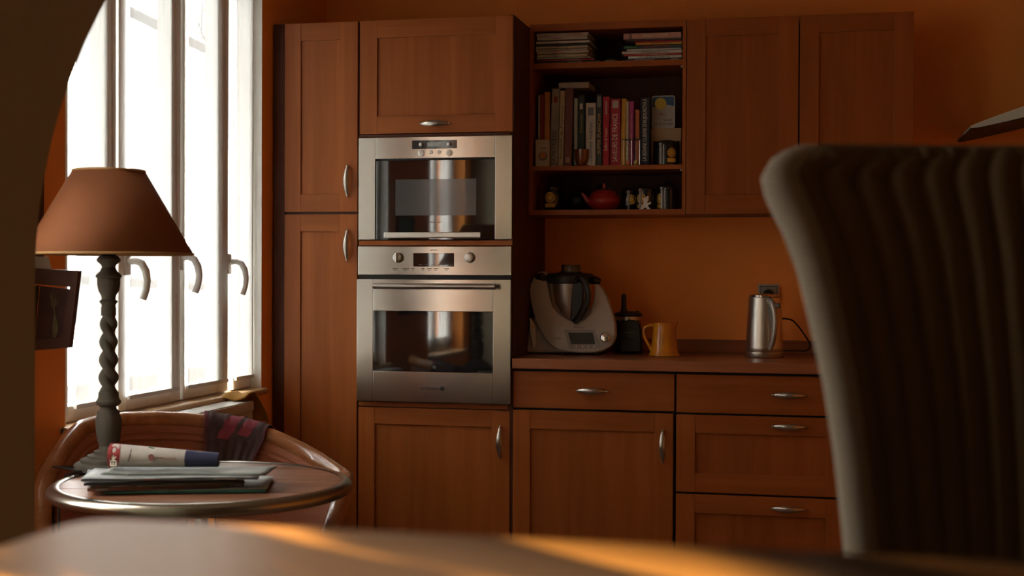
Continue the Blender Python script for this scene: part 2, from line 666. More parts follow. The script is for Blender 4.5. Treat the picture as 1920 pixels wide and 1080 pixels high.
# outside the window
EXTM = mat('grey_painted_metal', (0.10, 0.11, 0.11), 0.5)
t = thing('balcony_railing', 'grey balcony railing outside the window, seen through the nets', 'railing', (-0.80, -0.1, 0.5))
bm = NB(); tube(bm, [(-.8, -1.9, 1.215), (-.8, -.59, 1.184), (-.8, .35, 1.152), (-.8, 1.4, 1.14)], .018, 10)
obj('handrail', bm, EXTM, t)
bm = NB(); box(bm, -.83, -.77, -1.9, 1.6, .775, .822)
obj('bottom_rail', bm, EXTM, t)
for i in range(24):
    bm = NB(); yy = -1.85 + i * .14
    box(bm, -.808, -.792, yy - .02, yy + .02, .5, .78)
    obj('picket', bm, EXTM, t)
bm = NB(); box(bm, -.86, -.74, -1.9, 1.6, .46, .5)
obj('footing', bm, EXTM, t)
t = thing('awning_frame', 'thin sloping awning bar outside, crossing the top of the window', 'awning', (-0.6, -1.5, 2.1))
bm = NB()
P0, P1 = Vector((-.60, -1.48, 2.150)), Vector((-.60, .5, 2.035))
tube(bm, [P0, P0.lerp(P1, .5), P1], .017, 8)
obj('bar', bm, EXTM, t)
bm = NB(); box(bm, -.605, -.595, -1.52, -1.44, 2.10, 2.20)
obj('bracket', bm, EXTM, t)
o = NB()
plant = thing('hanging_plant', 'dark trailing plant hanging outside, a silhouette behind the upper net', 'plant', (-.62, -.1, 2.35))
LEAFM = mat('dull_leaf', (0.05, 0.07, 0.045), 0.7)
bm = o
pc = [at('x', -.62, u, v) for u, v in [(380, -25), (379, 20), (378, 45), (377, 62), (384, 75), (387, 92)]]
tube(bm, pc, .002, 6)
obj('stem', bm, LEAFM, plant)
bm = NB()
for i in range(110):
    s = rnd.random()
    k = min(int(s * 5), 4)
    p = pc[k].lerp(pc[k + 1], s * 5 - k)
    wd = .011 if s < .62 else .007
    q = p + Vector((rnd.uniform(-.01, .01), rnd.uniform(-wd, wd) * 1.5, rnd.uniform(-.02, .02)))
    a, b = rnd.uniform(0, PI), rnd.uniform(.006, .013)
    d1 = Vector((0, math.cos(a), -abs(math.sin(a)))) * b
    d2 = Vector((.3, -math.sin(a), -math.cos(a))) * b * .35
    f = bm.faces.new([bm.verts.new(q - d1), bm.verts.new(q + d2), bm.verts.new(q + d1), bm.verts.new(q - d2)])
lv = obj('foliage', bm, LEAFM, plant)
lv['kind'] = 'stuff'
# ------------------------------------------------------------------ cabinets
def handle(parent, x, z, vert, y=-0.02, L=0.125, w=0.0105):
    bm = NB()
    n = 18
    rings = []
    for i in range(n + 1):
        s = i / n
        q = math.sin(PI * s)
        ww = w * (q ** .75) + .0008
        off = .004 + .020 * q
        th = .0022 + .0045 * q
        along = (s - .5) * L
        ring = []
        for k in range(10):
            a = 2 * PI * k / 10
            c_, d_ = ww * math.cos(a), th * math.sin(a)
            if vert:
                ring.append(bm.verts.new((x + c_, y - off - d_, z + along)))
            else:
                ring.append(bm.verts.new((x + along, y - off - d_, z + c_)))
        rings.append(ring)
    for a, b in zip(rings, rings[1:]):
        for k in range(10):
            f = bm.faces.new((a[k], a[(k + 1) % 10], b[(k + 1) % 10], b[k]))
            f.smooth = True
    bm.faces.new(rings[0]); bm.faces.new(rings[-1])
    for s in (-.42, .42):
        if vert:
            box(bm, x - .003, x + .003, y - .012, y + .001, z + s * L - .004, z + s * L + .004)
        else:
            box(bm, x + s * L - .004, x + s * L + .004, y - .012, y + .001, z - .003, z + .003)
    return obj('handle', bm, NICKEL, parent)

def door(parent, x0, x1, z0, z1, y=0.0, px=None, pz=None, hd=None, name='door', th=.02):
    """framed door whose face is at y; px, pz: the recessed panel"""
    g = .0018
    x0 += g; x1 -= g; z0 += g; z1 -= g
    px = px or (x0 + .068, x1 - .068)
    pz = pz or (z0 + .068, z1 - .068)
    bm = NB()
    b = .0012
    box(bm, x0, px[0], y, y + th, z0, z1, 0, b)
    box(bm, px[1], x1, y, y + th, z0, z1, 0, b)
    box(bm, px[0], px[1], y + .0003, y + th, pz[1], z1, 1, b)
    box(bm, px[0], px[1], y + .0003, y + th, z0, pz[0], 1, b)
    d = obj(name, bm, [WOODV, WOODH], parent)
    bm = NB()
    box(bm, px[0] - .002, px[1] + .002, y + .007, y + .016, pz[0] - .002, pz[1] + .002)
    obj('panel', bm, WOODV, d)
    if hd:
        handle(d, hd[0], hd[1], hd[2], y)
    return d

def drawer_front(parent, x0, x1, z0, z1, hd, y=0.0):
    g = .0018
    bm = NB()
    box(bm, x0 + g, x1 - g, y, y + .02, z0 + g, z1 - g, 0, .0015)
    d = obj('drawer', bm, WOODH, parent)
    handle(d, hd[0], hd[1], False, y)
    return d

ZT = 2.165
t = thing('tall_cabinet', 'tall narrow cherry cupboard with two doors beside the window wall', 'cupboard', (-.15, .3, 0))
bm = NB()
box(bm, -.30, -.003, .022, .598, .0, ZT - .002)
obj('carcass', bm, CARC, t)
bm = NB(); box(bm, -.348, -.302, .012, .03, .0, ZT, 0, .001)
obj('filler_strip', bm, WOODD, t)
door(t, -.30, -.003, 1.442, ZT, px=(-.233, -.077), pz=(1.512, 2.096), hd=(-.043, 1.560, True))
door(t, -.30, -.003, .10, 1.436, px=(-.233, -.077), pz=(.17, 1.369), hd=(-.043, 1.316, True))

t = thing('oven_housing', 'tall cherry housing around both ovens, flap above and door below', 'cupboard', (.3, .3, 0))
bm = NB()
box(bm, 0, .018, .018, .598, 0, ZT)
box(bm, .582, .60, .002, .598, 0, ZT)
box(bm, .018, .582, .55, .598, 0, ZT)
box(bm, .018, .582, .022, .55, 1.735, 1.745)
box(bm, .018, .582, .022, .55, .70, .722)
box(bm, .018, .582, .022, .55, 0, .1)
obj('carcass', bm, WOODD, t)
bm = NB(); box(bm, .002, .598, -.001, .02, 1.3155, 1.3345, 0, .001)
obj('cross_rail', bm, WOODH, t)
bm = NB(); box(bm, .002, .598, .004, .02, .708, .7265, 0, .001)
obj('cross_rail', bm, WOODH, t)
bm = NB(); box(bm, .002, .60, .002, .02, 1.7235, 1.7335, 0, .001)
obj('cross_rail', bm, WOODD, t)
door(t, .002, .598, 1.7345, ZT, px=(.072, .532), pz=(1.802, 2.097), hd=(.301, 1.770, False), name='flap_door')
door(t, .0, .592, .10, .7065, px=(.066, .521), pz=(.17, .642), hd=(.5545, .589, True))

# base units
t = thing('base_cabinet', 'cherry base unit with one plain drawer over one framed door', 'cupboard', (.9, .3, 0))
bm = NB()
box(bm, .602, 1.199, .022, .58, .1, .858)
box(bm, .602, 1.199, .06, .58, 0, .1)
obj('carcass', bm, DARK, t)
drawer_front(t, .60, 1.199, .716, .8545, (.899, .786))
door(t, .60, 1.195, .10, .711, px=(.667, 1.126), pz=(.17, .641), hd=(1.1565, .5915, True))
t = thing('drawer_unit', 'cherry base unit with three drawers, half behind the wicker chair', 'cupboard', (1.5, .3, 0))
bm = NB()
box(bm, 1.202, 1.799, .022, .58, .1, .858)
box(bm, 1.202, 1.799, .06, .58, 0, .1)
obj('carcass', bm, DARK, t)
drawer_front(t, 1.2025, 1.80, .7135, .8545, (1.603, .786))
door(t, 1.2025, 1.80, .428, .7095, px=(1.272, 1.73), pz=(.499, .642), hd=(1.603, .675, False), name='drawer')
door(t, 1.2025, 1.80, .145, .4245, px=(1.272, 1.73), pz=(.215, .355), hd=(1.603, .384, False), name='drawer')
t = thing('cooker', 'plain steel range cooker hidden behind the high chair', 'cooker', (2.25, .3, 0))
bm = NB(); box(bm, 1.815, 2.70, .0, .58, .08, .895, 0, .004); obj('body', bm, STEEL, t)
bm = NB(); box(bm, 1.86, 2.65, -.014, .0, .18, .74, 0, .004); ov = obj('door', bm, OVGLASS, t)
bm = NB(); tube(bm, [(1.9, -.04, .70), (2.6, -.04, .70)], .008, 10)
box(bm, 1.92, 1.94, -.04, -.013, .694, .706); box(bm, 2.56, 2.58, -.04, -.013, .694, .706)
obj('handle', bm, STEEL, ov)
for i in range(4):
    bm = NB(); box(bm, 1.85 + (i % 2) * .74, 1.89 + (i % 2) * .74, .04 + (i // 2) * .46, .08 + (i // 2) * .46, 0, .08)
    obj('foot', bm, BLACKP, t)
# worktop and upstand
bm = NB()
box(bm, .602, 1.808, -.02, .598, .8625, .90, 0, .002)
tag(obj('worktop', bm, WORK), 'continuous brown wood-effect worktop over the base units', 'worktop')
bm = NB()
box(bm, .604, 1.808, .578, .599, .9005, .952, 0, .001)
tag(obj('upstand', bm, WORK), 'low wood-effect upstand strip along the wall behind the worktop', 'trim')

# wall units
YU = .265
ZU0, ZU1 = 1.4385, 2.175
t = thing('open_shelf_unit', 'open dark cherry wall unit with two inner shelves full of books and tins', 'shelf unit', (.91, .43, ZU0))
bm = NB()
box(bm, .602, .6165, YU, .598, ZU0, ZU1)
obj('side_panel', bm, WOODV, t)
bm = NB(); box(bm, 1.194, 1.207, YU, .598, ZU0, ZU1)
obj('side_panel', bm, WOODV, t)
bm = NB()
box(bm, .6165, 1.194, YU, .598, 2.148, ZU1)
obj('top_panel', bm, WOODH, t)
bm = NB()
box(bm, .6165, 1.194, YU, .598, ZU0 , 1.4585)
obj('bottom_panel', bm, WOODH, t)
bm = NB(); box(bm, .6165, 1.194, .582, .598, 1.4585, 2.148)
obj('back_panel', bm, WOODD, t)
ZS1, ZS2 = 1.6275, 2.0255
for z0, z1 in ((1.6105, ZS1), (2.003, ZS2)):
    bm = NB(); box(bm, .6165, 1.194, YU + .004, .582, z0, z1)
    obj('shelf', bm, WOODH, t)
for zc in (1.6065, 1.999):
    for xc in (.621, 1.1895):
        bm = NB(); box(bm, xc - .004, xc + .004, YU + .012, YU + .022, zc - .003, zc + .003)
        obj('shelf_pin', bm, CHROME, t)
t = thing('wall_cabinet', 'framed cherry wall cupboard next to the open shelves', 'cupboard', (1.415, .43, ZU0))
bm = NB(); box(bm, 1.2095, 1.6225, YU + .022, .598, ZU0 + .002, ZU1); obj('carcass', bm, CARC, t)
door(t, 1.208, 1.6245, ZU0 - .001, ZU1, YU, px=(1.280, 1.5485), pz=(1.51, 2.1075), hd=(1.586, 1.53, True))
t = thing('wall_cabinet', 'framed cherry wall cupboard at the end of the row, above the wicker chair', 'cupboard', (1.83, .43, ZU0))
bm = NB(); box(bm, 1.6255, 2.034, YU + .022, .598, ZU0 + .002, ZU1); obj('carcass', bm, CARC, t)
door(t, 1.626, 2.0355, ZU0 - .001, ZU1, YU, px=(1.697, 1.965), pz=(1.51, 2.1075), hd=(1.66, 1.53, True))

# ------------------------------------------------------------------ microwave
def X(u, v=500, y=0.0):
    return at('y', y, u, v).x
def Z(u, v, y=0.0):
    return at('y', y, u, v).z
YM = -.010
t = thing('microwave_oven', 'built-in steel microwave with dark glass door, above the larger oven', 'microwave', (.3, .2, 1.335))
bm = NB(); box(bm, .02, .58, .012, .4, 1.345, 1.715); obj('body', bm, DGREY, t)
x0, x1 = .0035, .5975
gx0, gx1, gz0, gz1 = X(705, 380), X(929, 380), 1.3375, Z(815, 297)
bm = NB()
box(bm, x0, gx0, YM, .012, 1.3375, 1.7215, 0, .0015)
box(bm, gx1, x1, YM, .012, 1.3375, 1.7215, 0, .0015)
box(bm, gx0, gx1, YM, .012, gz1, 1.7215, 0, .0015)
obj('trim_frame', bm, STEEL, t)
bm = NB(); box(bm, gx0 + .001, gx1 - .001, YM + .004, .010, gz0, gz1 - .0065, 0, .001)
dr = obj('door', bm, OVGLASS, t)
bm = NB(); box(bm, X(742), X(893), YM + .0030, YM + .0042, Z(817, 404), Z(817, 336))
obj('window_mesh', bm, mat('mesh_screen', (.055, .06, .06), .16, coat=.6), dr)
bm = NB()
box(bm, X(723), X(904), YM - .016, YM - .006, Z(815, 446.5), Z(815, 435.5), 0, .003)
for u in (735, 892):
    box(bm, X(u) - .006, X(u) + .006, YM - .008, YM + .006, Z(815, 445), Z(815, 437))
obj('handle', bm, mat('pale_steel', (.62, .60, .55), .38, 1.0), dr)
text(dr, 'Whirlpool', (X(817), YM + .0028, Z(817, 417)), FACE, .006, .042, GREYP)
for i in range(12):
    bm = NB(); ux = 733 + i * 14.6
    box(bm, X(ux), X(ux + 12.5), YM + .001, YM + .004, gz1 - .0052, gz1 - .0008)
    obj('vent_slot', bm, DARK, t)
bm = NB(); box(bm, X(774, 270), X(858, 270), YM - .0015, YM + .001, Z(816, 279.3), Z(816, 263.3), 0, .0008)
cp = obj('control_panel', bm, BLACKG, t)
bm = NB(); box(bm, X(803, 270), X(829, 270), YM - .0022, YM - .0014, Z(816, 275.2), Z(816, 267.2))
obj('display', bm, mat('lcd_grey', (.42, .47, .44), .3), cp)
def knob(parent, u, v, r, d, m, y, name='knob'):
    bm = NB()
    p = at('y', y, u, v)
    lathe(bm, [(r, 0), (r, -d * .7), (r * .9, -d * .95), (r * .75, -d)], (p.x, y, p.z), 24, axis='y')
    return obj(name, bm, m, parent)
knob(cp, 790, 271.3, .0075, .010, mat('knob_satin', (.6, .58, .53), .35, .9), YM - .0015)
knob(cp, 842, 270.3, .0075, .010, bpy.data.materials['knob_satin'], YM - .0015)
for u, v, r in ((790, 287.3, .0125), (842.3, 286.6, .0125), (808.6, 285.2, .0072), (823.6, 284.9, .0072)):
    knob(t, u, v, r, .003, bpy.data.materials['knob_satin'], YM, 'button')
for u, v, s in ((781, 271.3, '-'), (851, 270.3, '--'), (790, 265.5, 'x'), (842, 265.2, 'w')):
    text(cp, s, (X(u, v), YM - .0022, Z(u, v)), FACE, .003, None, CREAMT, 'marking')

# ------------------------------------------------------------------ oven
t = thing('oven', 'large built-in steel oven with bar handle and clock, below the microwave', 'oven', (.3, .2, .728))
bm = NB(); box(bm, .02, .58, .02, .55, .735, 1.30); obj('body', bm, DGREY, t)
bm = NB(); box(bm, .003, .597, -.014, .02, 1.2045, 1.3125, 0, .002)
cp = obj('control_panel', bm, STEEL, t)
bm = NB(); box(bm, .006, .594, -.004, .02, 1.190, 1.206); obj('air_gap', bm, DARK, t)
zc0, zc1 = Z(815, 500, -.014), Z(815, 474.5, -.014)
bm = NB(); box(bm, X(777), X(853), -.0155, -.013, zc0, zc1, 0, .0006)
dsp = obj('clock_display', bm, OVGLASS, cp)
for i in range(5):
    bm = NB(); u = 787 + i * 12
    box(bm, X(u), X(u + 7), -.0165, -.0153, zc0 + .006, zc0 + .0075); obj('touch_key', bm, GREYP, dsp)
text(cp, 'QUARTZ', (X(815), -.0145, Z(815, 469, -.014)), FACE, .0045, .026, LETT)
for u in (747, 881):
    p = at('y', -.014, u, 483)
    bm = NB()
    lathe(bm, [(.0195, 0), (.0195, -.004), (.0175, -.016), (.0165, -.019), (.012, -.0205)], (p.x, -.014, p.z), 28, axis='y')
    k = obj('knob', bm, NICKEL if u < 800 else bpy.data.materials['knob_satin'], cp)
    if u < 800:
        bm = NB(); box(bm, p.x - .0045, p.x + .0045, -.043, -.033, p.z - .016, p.z + .016, 0, .002); obj('grip', bm, CHROME, k)
    for i in range(9):
        a = R(200 - i * 27.5)
        if u < 800:
            bm = NB()
            cx, cz = p.x + .0245 * math.cos(a), p.z + .0245 * math.sin(a)
            box(bm, cx - .0007, cx + .0007, -.0146, -.0138, cz - .0007, cz + .0007); obj('dial_mark', bm, LETT, cp)
for i, (u, n) in enumerate(((738, 10), (757, 12), (773, 6), (792, 6), (803, 8), (815, 9), (835, 9))):
    bm = NB(); box(bm, X(u), X(u + n), -.0146, -.0138, Z(800, 504.5, -.014), Z(800, 503.2, -.014))
    box(bm, X(u + 2), X(u + n * .7), -.0146, -.0138, Z(800, 507.3, -.014), Z(800, 506.3, -.014))
    obj('printed_legend', bm, LETT, cp)
# door
bm = NB()
gx0, gx1 = X(703, 640), X(927, 640)
gz0, gz1 = Z(815, 697), Z(815, 583.5)
box(bm, .0025, gx0, -.024, .012, .730, 1.189, 0, .0015); box(bm, gx1, .5975, -.024, .012, .730, 1.189, 0, .0015)
box(bm, gx0, gx1, -.024, .012, gz1, 1.189, 0, .0015); box(bm, gx0, gx1, -.024, .012, .730, gz0, 0, .0015)
dr = obj('door', bm, STEEL, t)
bm = NB(); box(bm, gx0 - .001, gx1 + .001, -.0225, -.0165, gz0 - .001, gz1 + .001, 0, .0006)
obj('door_glass', bm, OVGLASS, dr)
bm = NB(); zb = Z(815, 537, -.06)
tube(bm, [(X(700, 537, -.06), -.062, zb), (X(929, 537, -.06), -.062, zb)], .0105, 16)
for u in (716, 913):
    tube(bm, [(X(u), -.062, zb), (X(u), -.022, zb)], .006, 10)
obj('handle', bm, NICKEL, dr)
text(dr, 'ROSIERES', (X(809, 728), -.0245, Z(809, 728.5)), FACE, .0105, .068, mat('dark_logo', (.05, .045, .04), .4), extr=.0006)
bm = NB(); p = at('y', -.024, 829.5, 729)
lathe(bm, [(.0085, 0), (.0085, -.001), (.0055, -.001), (.0055, 0)], (p.x, -.0242, p.z), 20, axis='y')
obj('emblem', bm, bpy.data.materials['dark_logo'], dr)
bm = NB(); p = at('y', -.023, 814, 688)
lathe(bm, [(.006, 0), (.006, -.0006), (.0045, -.0006), (.0045, 0)], (p.x, -.0226, p.z), 20, axis='y')
obj('glass_mark', bm, GREYP, dr)

# ------------------------------------------------------------------ books
def cmat(c, rough=.6):
    key = 'cover_%02d%02d%02d' % tuple(int(k * 99) for k in c)
    m = bpy.data.materials.get(key)
    return m or mat(key, c, rough, var=.12, vscale=30)
PAGES = mat('page_edges', (.55, .48, .36), .8, var=.1, vscale=300, stretch=(1, 1, 4))
def vbook(u0, u1, vt, c, label, title=None, tc=None, lean=0.0, y=.30, depth=.19, group='upright cookbooks on the middle shelf', spine=None, name='cookbook', th=None, tw=None, tv=None):
    vb = 311.5
    a, b = at('y', y, u0, 250).x, at('y', y, u1, 250).x
    z0, z1 = ZS1 + .0006, at('y', y, (u0 + u1) / 2, vt).z
    cx = (a + b) / 2
    root = thing(name, label, 'book', (cx, y + depth / 2, z0), group, (0, R(lean), 0))
    w = (b - a) / 2 - .0003
    h = z1 - z0
    bm = NB()
    d = depth / 2
    box(bm, -w, w, -d, -d + .003, 0, h, 0, .0008)
    box(bm, -w, -w + .0018, -d, d, 0, h); box(bm, w - .0018, w, -d, d, 0, h)
    cv = obj('cover', bm, cmat(c), root, local=True)
    if w > .002:
        bm = NB(); box(bm, -w + .002, w - .002, -d + .003, d - .003, .003, h - .003)
        obj('pages', bm, PAGES, root, local=True)
    if spine:
        for (f0, f1, c2, wf) in spine:
            bm = NB(); box(bm, -w * wf, w * wf, -d - .0004, -d, h * f0, h * f1)
            obj('spine_band', bm, cmat(c2), cv, local=True)
    if title:
        c_ = bpy.data.curves.new('title', 'FONT')
        c_.body = title; c_.align_x = 'CENTER'; c_.align_y = 'CENTER'; c_.extrude = .0002
        c_.size = (th or w * 1.5) * 1.38
        c_.materials.append(tc or CREAMT)
        o = bpy.data.objects.new('title', c_); COL.objects.link(o); o.parent = cv
        o.location = (0, -d - .0006, h * (tv or .45)); o.rotation_euler = UPW
        FIT.append((o, tw or h * .7))
    return root
BLUET = mat('navy_print', (.02, .04, .09), .6)
GOLDT = mat('gold_print', (.62, .42, .12), .5)
vbook(1009, 1012.5, 179, (.50, .48, .42), 'very thin white book, first in the upright row')
vbook(1013, 1020, 177, (.32, .03, .025), 'narrow dark red book behind the small cream card')
vbook(1020.5, 1031, 172.5, (.52, .20, .03), 'orange spined book beside the grey baking book', 'Tartes et Gateaux', GOLDT, th=.008)
vbook(1031, 1046, 166, (.32, .29, .24), 'tall grey beige book titled LA PATISSERIE', 'LA PATISSERIE', LETT, lean=1.4, th=.017, tw=.13, tv=.25, spine=[(.82, .90, (.25, .04, .03), .5)])
vbook(1046.5, 1056, 170, (.46, .38, .20), 'yellowish cream book with dark script on its spine', 'Recettes de Provence', LETT, lean=1.4, th=.008)
vbook(1056.5, 1072, 165.5, (.17, .045, .035), 'thick maroon brown book under the flat book', lean=1.2, spine=[(.05, .12, (.35, .2, .1), .5)])
vbook(1076, 1083, 184, (.36, .40, .34), 'slim pale green book above the amber cup')
vbook(1083.5, 1096, 178, (.030, .055, .045), 'dark green book with a small white crest', 'Encyclopedie', GOLDT, th=.006, tw=.07, tv=.6, spine=[(.80, .88, (.5, .52, .5), .45)])
vbook(1098, 1117, 193, (.56, .52, .44), 'white book with a grey kettle picture on its spine', 'cuisines nobles', BLUET, th=.017, tw=.15, tv=.38, spine=[(.80, .93, (.13, .15, .18), .55)])
vbook(1118, 1128.5, 176.5, (.055, .075, .070), 'dark slate book titled SUPER PLANCHA in cream and gold', 'SUPER PLANCHA', GOLDT, th=.013, tw=.155, tv=.45, spine=[(.82, .97, (.22, .27, .27), .7)])
vbook(1130, 1142.5, 181, (.46, .012, .025), 'bright red book with white cursive title', 'Reflets de France', CREAMT, th=.012, tw=.085, tv=.38, spine=[(.74, .93, (.52, .30, .28), .3)])
vbook(1144, 1163, 185, (.36, .010, .035), 'wide crimson book titled SAVEURS DE FRANCE', 'SAVEURS DE FRANCE', CREAMT, th=.020, tw=.185, tv=.42, spine=[(.86, .97, (.40, .36, .28), .6)])
vbook(1163.5, 1172.5, 185, (.58, .30, .02), 'mustard yellow book between crimson and cream spines', lean=.8)
vbook(1173, 1179, 190, (.55, .45, .28), 'thin cream book beside the magenta one')
vbook(1179.5, 1188, 190, (.42, .04, .20), 'magenta pink book behind the sand timer', 'la cuisine des legumes', GOLDT, th=.006)
vbook(1191, 1199, 205.5, (.45, .12, .03), 'short orange book next to the thick navy book')
vbook(1200.5, 1217.5, 183, (.018, .028, .045), "thick navy book titled LA BONNE CUISINE D'AUJOURD'HUI", "LA BONNE CUISINE D'AUJOURD'HUI", CREAMT, th=.015, tw=.235, tv=.52)

def flat_book(u0, u1, z0, z1, c, label, y=.285, depth=.20, group=None, title=None, tc=None, frac=.55, tx=.5, rz=0.0, cat='book', name='flat_book', band=None, tw=None):
    a, b = at('y', y, u0, 90).x, at('y', y, u1, 90).x
    root = thing(name, label, cat, ((a + b) / 2, y + depth / 2, z0), group, (0, 0, R(rz)))
    w, d, h = (b - a) / 2, depth / 2, z1 - z0
    bm = NB()
    e = min(.0014, h * .25)
    box(bm, -w, w, -d, -d + .002, 0, h, 0, .0003)
    box(bm, -w, w, -d, d, 0, e); box(bm, -w, w, -d, d, h - e, h)
    cv = obj('cover', bm, cmat(c), root, local=True)
    bm = NB(); box(bm, -w + .003, w - .003, -d + .002, d - .003, e, h - e)
    obj('pages', bm, PAGES, root, local=True)
    if band:
        for f0, f1, c2 in band:
            bm = NB(); box(bm, -w + 2 * w * f0, -w + 2 * w * f1, -d - .0004, -d, h * .12, h * .88)
            obj('spine_band', bm, cmat(c2), cv, local=True)
    if title:
        c_ = bpy.data.curves.new('title', 'FONT')
        c_.body = title; c_.align_x = 'CENTER'; c_.align_y = 'CENTER'; c_.extrude = .0001
        c_.size = h * frac * 1.38
        c_.materials.append(tc or LETT)
        o = bpy.data.objects.new('title', c_); COL.objects.link(o); o.parent = cv
        o.location = (-w + 2 * w * tx, -d - .0006, h * .5); o.rotation_euler = FACE
        FIT.append((o, tw or w * .9))
    return root
REDT = mat('red_print', (.42, .05, .04), .6)
pz = .00206
GL, GR = 'magazines stacked flat on the top shelf beside the oven housing', 'books stacked flat on the top shelf by the wall cupboard'
left = [  # from the bottom: u0, u1, v_top, v_bottom
    (1009, 1125, 4.0, (.03, .045, .045), 'dark paperback at the bottom of the first top-shelf stack', 'ATLAS', GREYP, .6),
    (1006, 1114, 3.6, (.36, .03, .04), 'red magazine second from the bottom, poking out of the stack', 'LE SUCRE', CREAMT, .65),
    (1006, 1107, 3.6, (.34, .36, .30), 'grey green magazine above the red one', None, None, .5),
    (1007, 1102, 6.0, (.50, .46, .30), 'creamy yellow magazine in the lower half of the stack', 'cuisine du marche', LETT, .45),
    (1007, 1104, 5.6, (.52, .48, .38), 'cream magazine with red title and two dots', 'MENUS', REDT, .42),
    (1005, 1101, 4.4, (.50, .46, .37), 'plain cream magazine in the middle, title short and centred', 'Guide', LETT, .55),
    (1005, 1102, 4.6, (.52, .48, .38), 'cream magazine just under the dark green one', 'COMPLEMENTS', LETT, .5),
    (1006, 1102, 4.2, (.045, .065, .045), 'dark green magazine between pale ones', None, None, .5),
    (1005, 1105.5, 5.0, (.54, .52, .47), 'whitish magazine above the dark green, poking out slightly', None, None, .5),
    (1007, 1101, 7.2, (.48, .44, .38), 'off-white magazine second from the top of the stack', 'Cuisine et vins', REDT, .4),
    (1006, 1103, 6.6, (.50, .47, .42), 'pale magazine on top of the first stack, red print at its end', 'vins de RHONE', REDT, .75)]
z = ZS2 + .0004
for i, (u0, u1, h, c, lab, ti, tc, tx) in enumerate(left):
    hh = h * pz
    flat_book(u0, u1, z, z + hh - .0002, c, lab, group=GL, title=ti, tc=tc, tx=tx, y=.285 + rnd.uniform(-.004, .004), name='magazine', cat='magazine', tw=(.05 if ti else None))
    z += hh + (.0030 if i == 8 else 0.0002)
right = [
    (1166, 1277.5, 3.6, (.075, .065, .14), 'bluish purple book lowest in the second top-shelf stack', None, None, [(.2, .55, (.42, .42, .42)), (.82, .95, (.45, .45, .42))]),
    (1178, 1278.5, 5.4, (.52, .54, .48), 'white book just above the purple one', 'savoirs', LETT, None),
    (1170, 1278.5, 3.6, (.48, .045, .035), 'red thin book between two white ones', 'LE CHOCOLAT', CREAMT, None),
    (1166, 1278.5, 5.6, (.56, .54, .48), 'white book longest in the stack with black title', 'Les Meilleures Recettes', LETT, None),
    (1175, 1277.5, 4.2, (.52, .50, .46), 'pale book under the dark multicoloured one', None, None, None),
    (1170, 1278.5, 6.0, (.045, .055, .055), 'dark book with green end and red lettering', 'LES RECETTES', REDT, [(.0, .22, (.03, .14, .05))]),
    (1192, 1278.5, 4.6, (.62, .34, .03), 'shorter mustard yellow book in the stack', 'CUISINE FAMILIALE', LETT, None),
    (1190, 1278.5, 3.0, (.52, .02, .06), 'thin bright red book under the pink one', None, None, None),
    (1173, 1278, 3.4, (.10, .085, .07), 'thin dark brown book right below the top book', None, None, None),
    (1169, 1277, 11.0, (.52, .27, .21), 'thick dusty pink book on top of the second stack', 'CUISINE ET COUTUMES', CREAMT, [(.1, .15, (.15, .08, .08))])]
z = ZS2 + .0004
for i, (u0, u1, h, c, lab, ti, tc, band) in enumerate(right):
    hh = h * pz
    flat_book(u0, u1, z, z + hh - .0002, c, lab, group=GR, title=ti, tc=tc, band=band, y=.287 + rnd.uniform(-.004, .004), tx=.55)
    z += hh + .0002
# the flat book lying over the upright row
zt = at('y', .31, 1065, 165).z + .0008
flat_book(1048, 1105, zt, zt + .0225, (.42, .36, .26), 'cream book lying flat across the tops of upright books', y=.325, depth=.16, title='LE GRAND LIVRE', tc=GREYP, frac=.3, group=None)
# small card with a pie picture
p0, p1 = at('y', .272, 1004.5, 262), at('y', .272, 1030, 311)
t = thing('small_cookbook', 'small cream book with an orange dish picture, leaning on the row', 'book', ((p0.x + p1.x) / 2, .276, ZS1 + .0005))
bm = NB(); box(bm, p0.x, p1.x, .268, .286, ZS1 + .0005, p0.z, 0, .001); obj('cover', bm, cmat((.46, .41, .30)), t)
pc_ = at('y', .268, 1018, 293)
bm = NB(); lathe(bm, [(.0175, 0), (.0175, -.0006)], (pc_.x, .2679, pc_.z), 28, axis='y'); cvd = obj('dish_picture', bm, cmat((.12, .12, .09)), t)
bm = NB(); lathe(bm, [(.013, 0), (.013, -.0006)], (pc_.x, .2672, pc_.z + .003), 28, axis='y'); obj('dish_filling', bm, cmat((.5, .19, .05)), t)
text(t, 'Tartes', (pc_.x, .2675, pc_.z + .032), FACE, .007, .026, LETT, 'title')

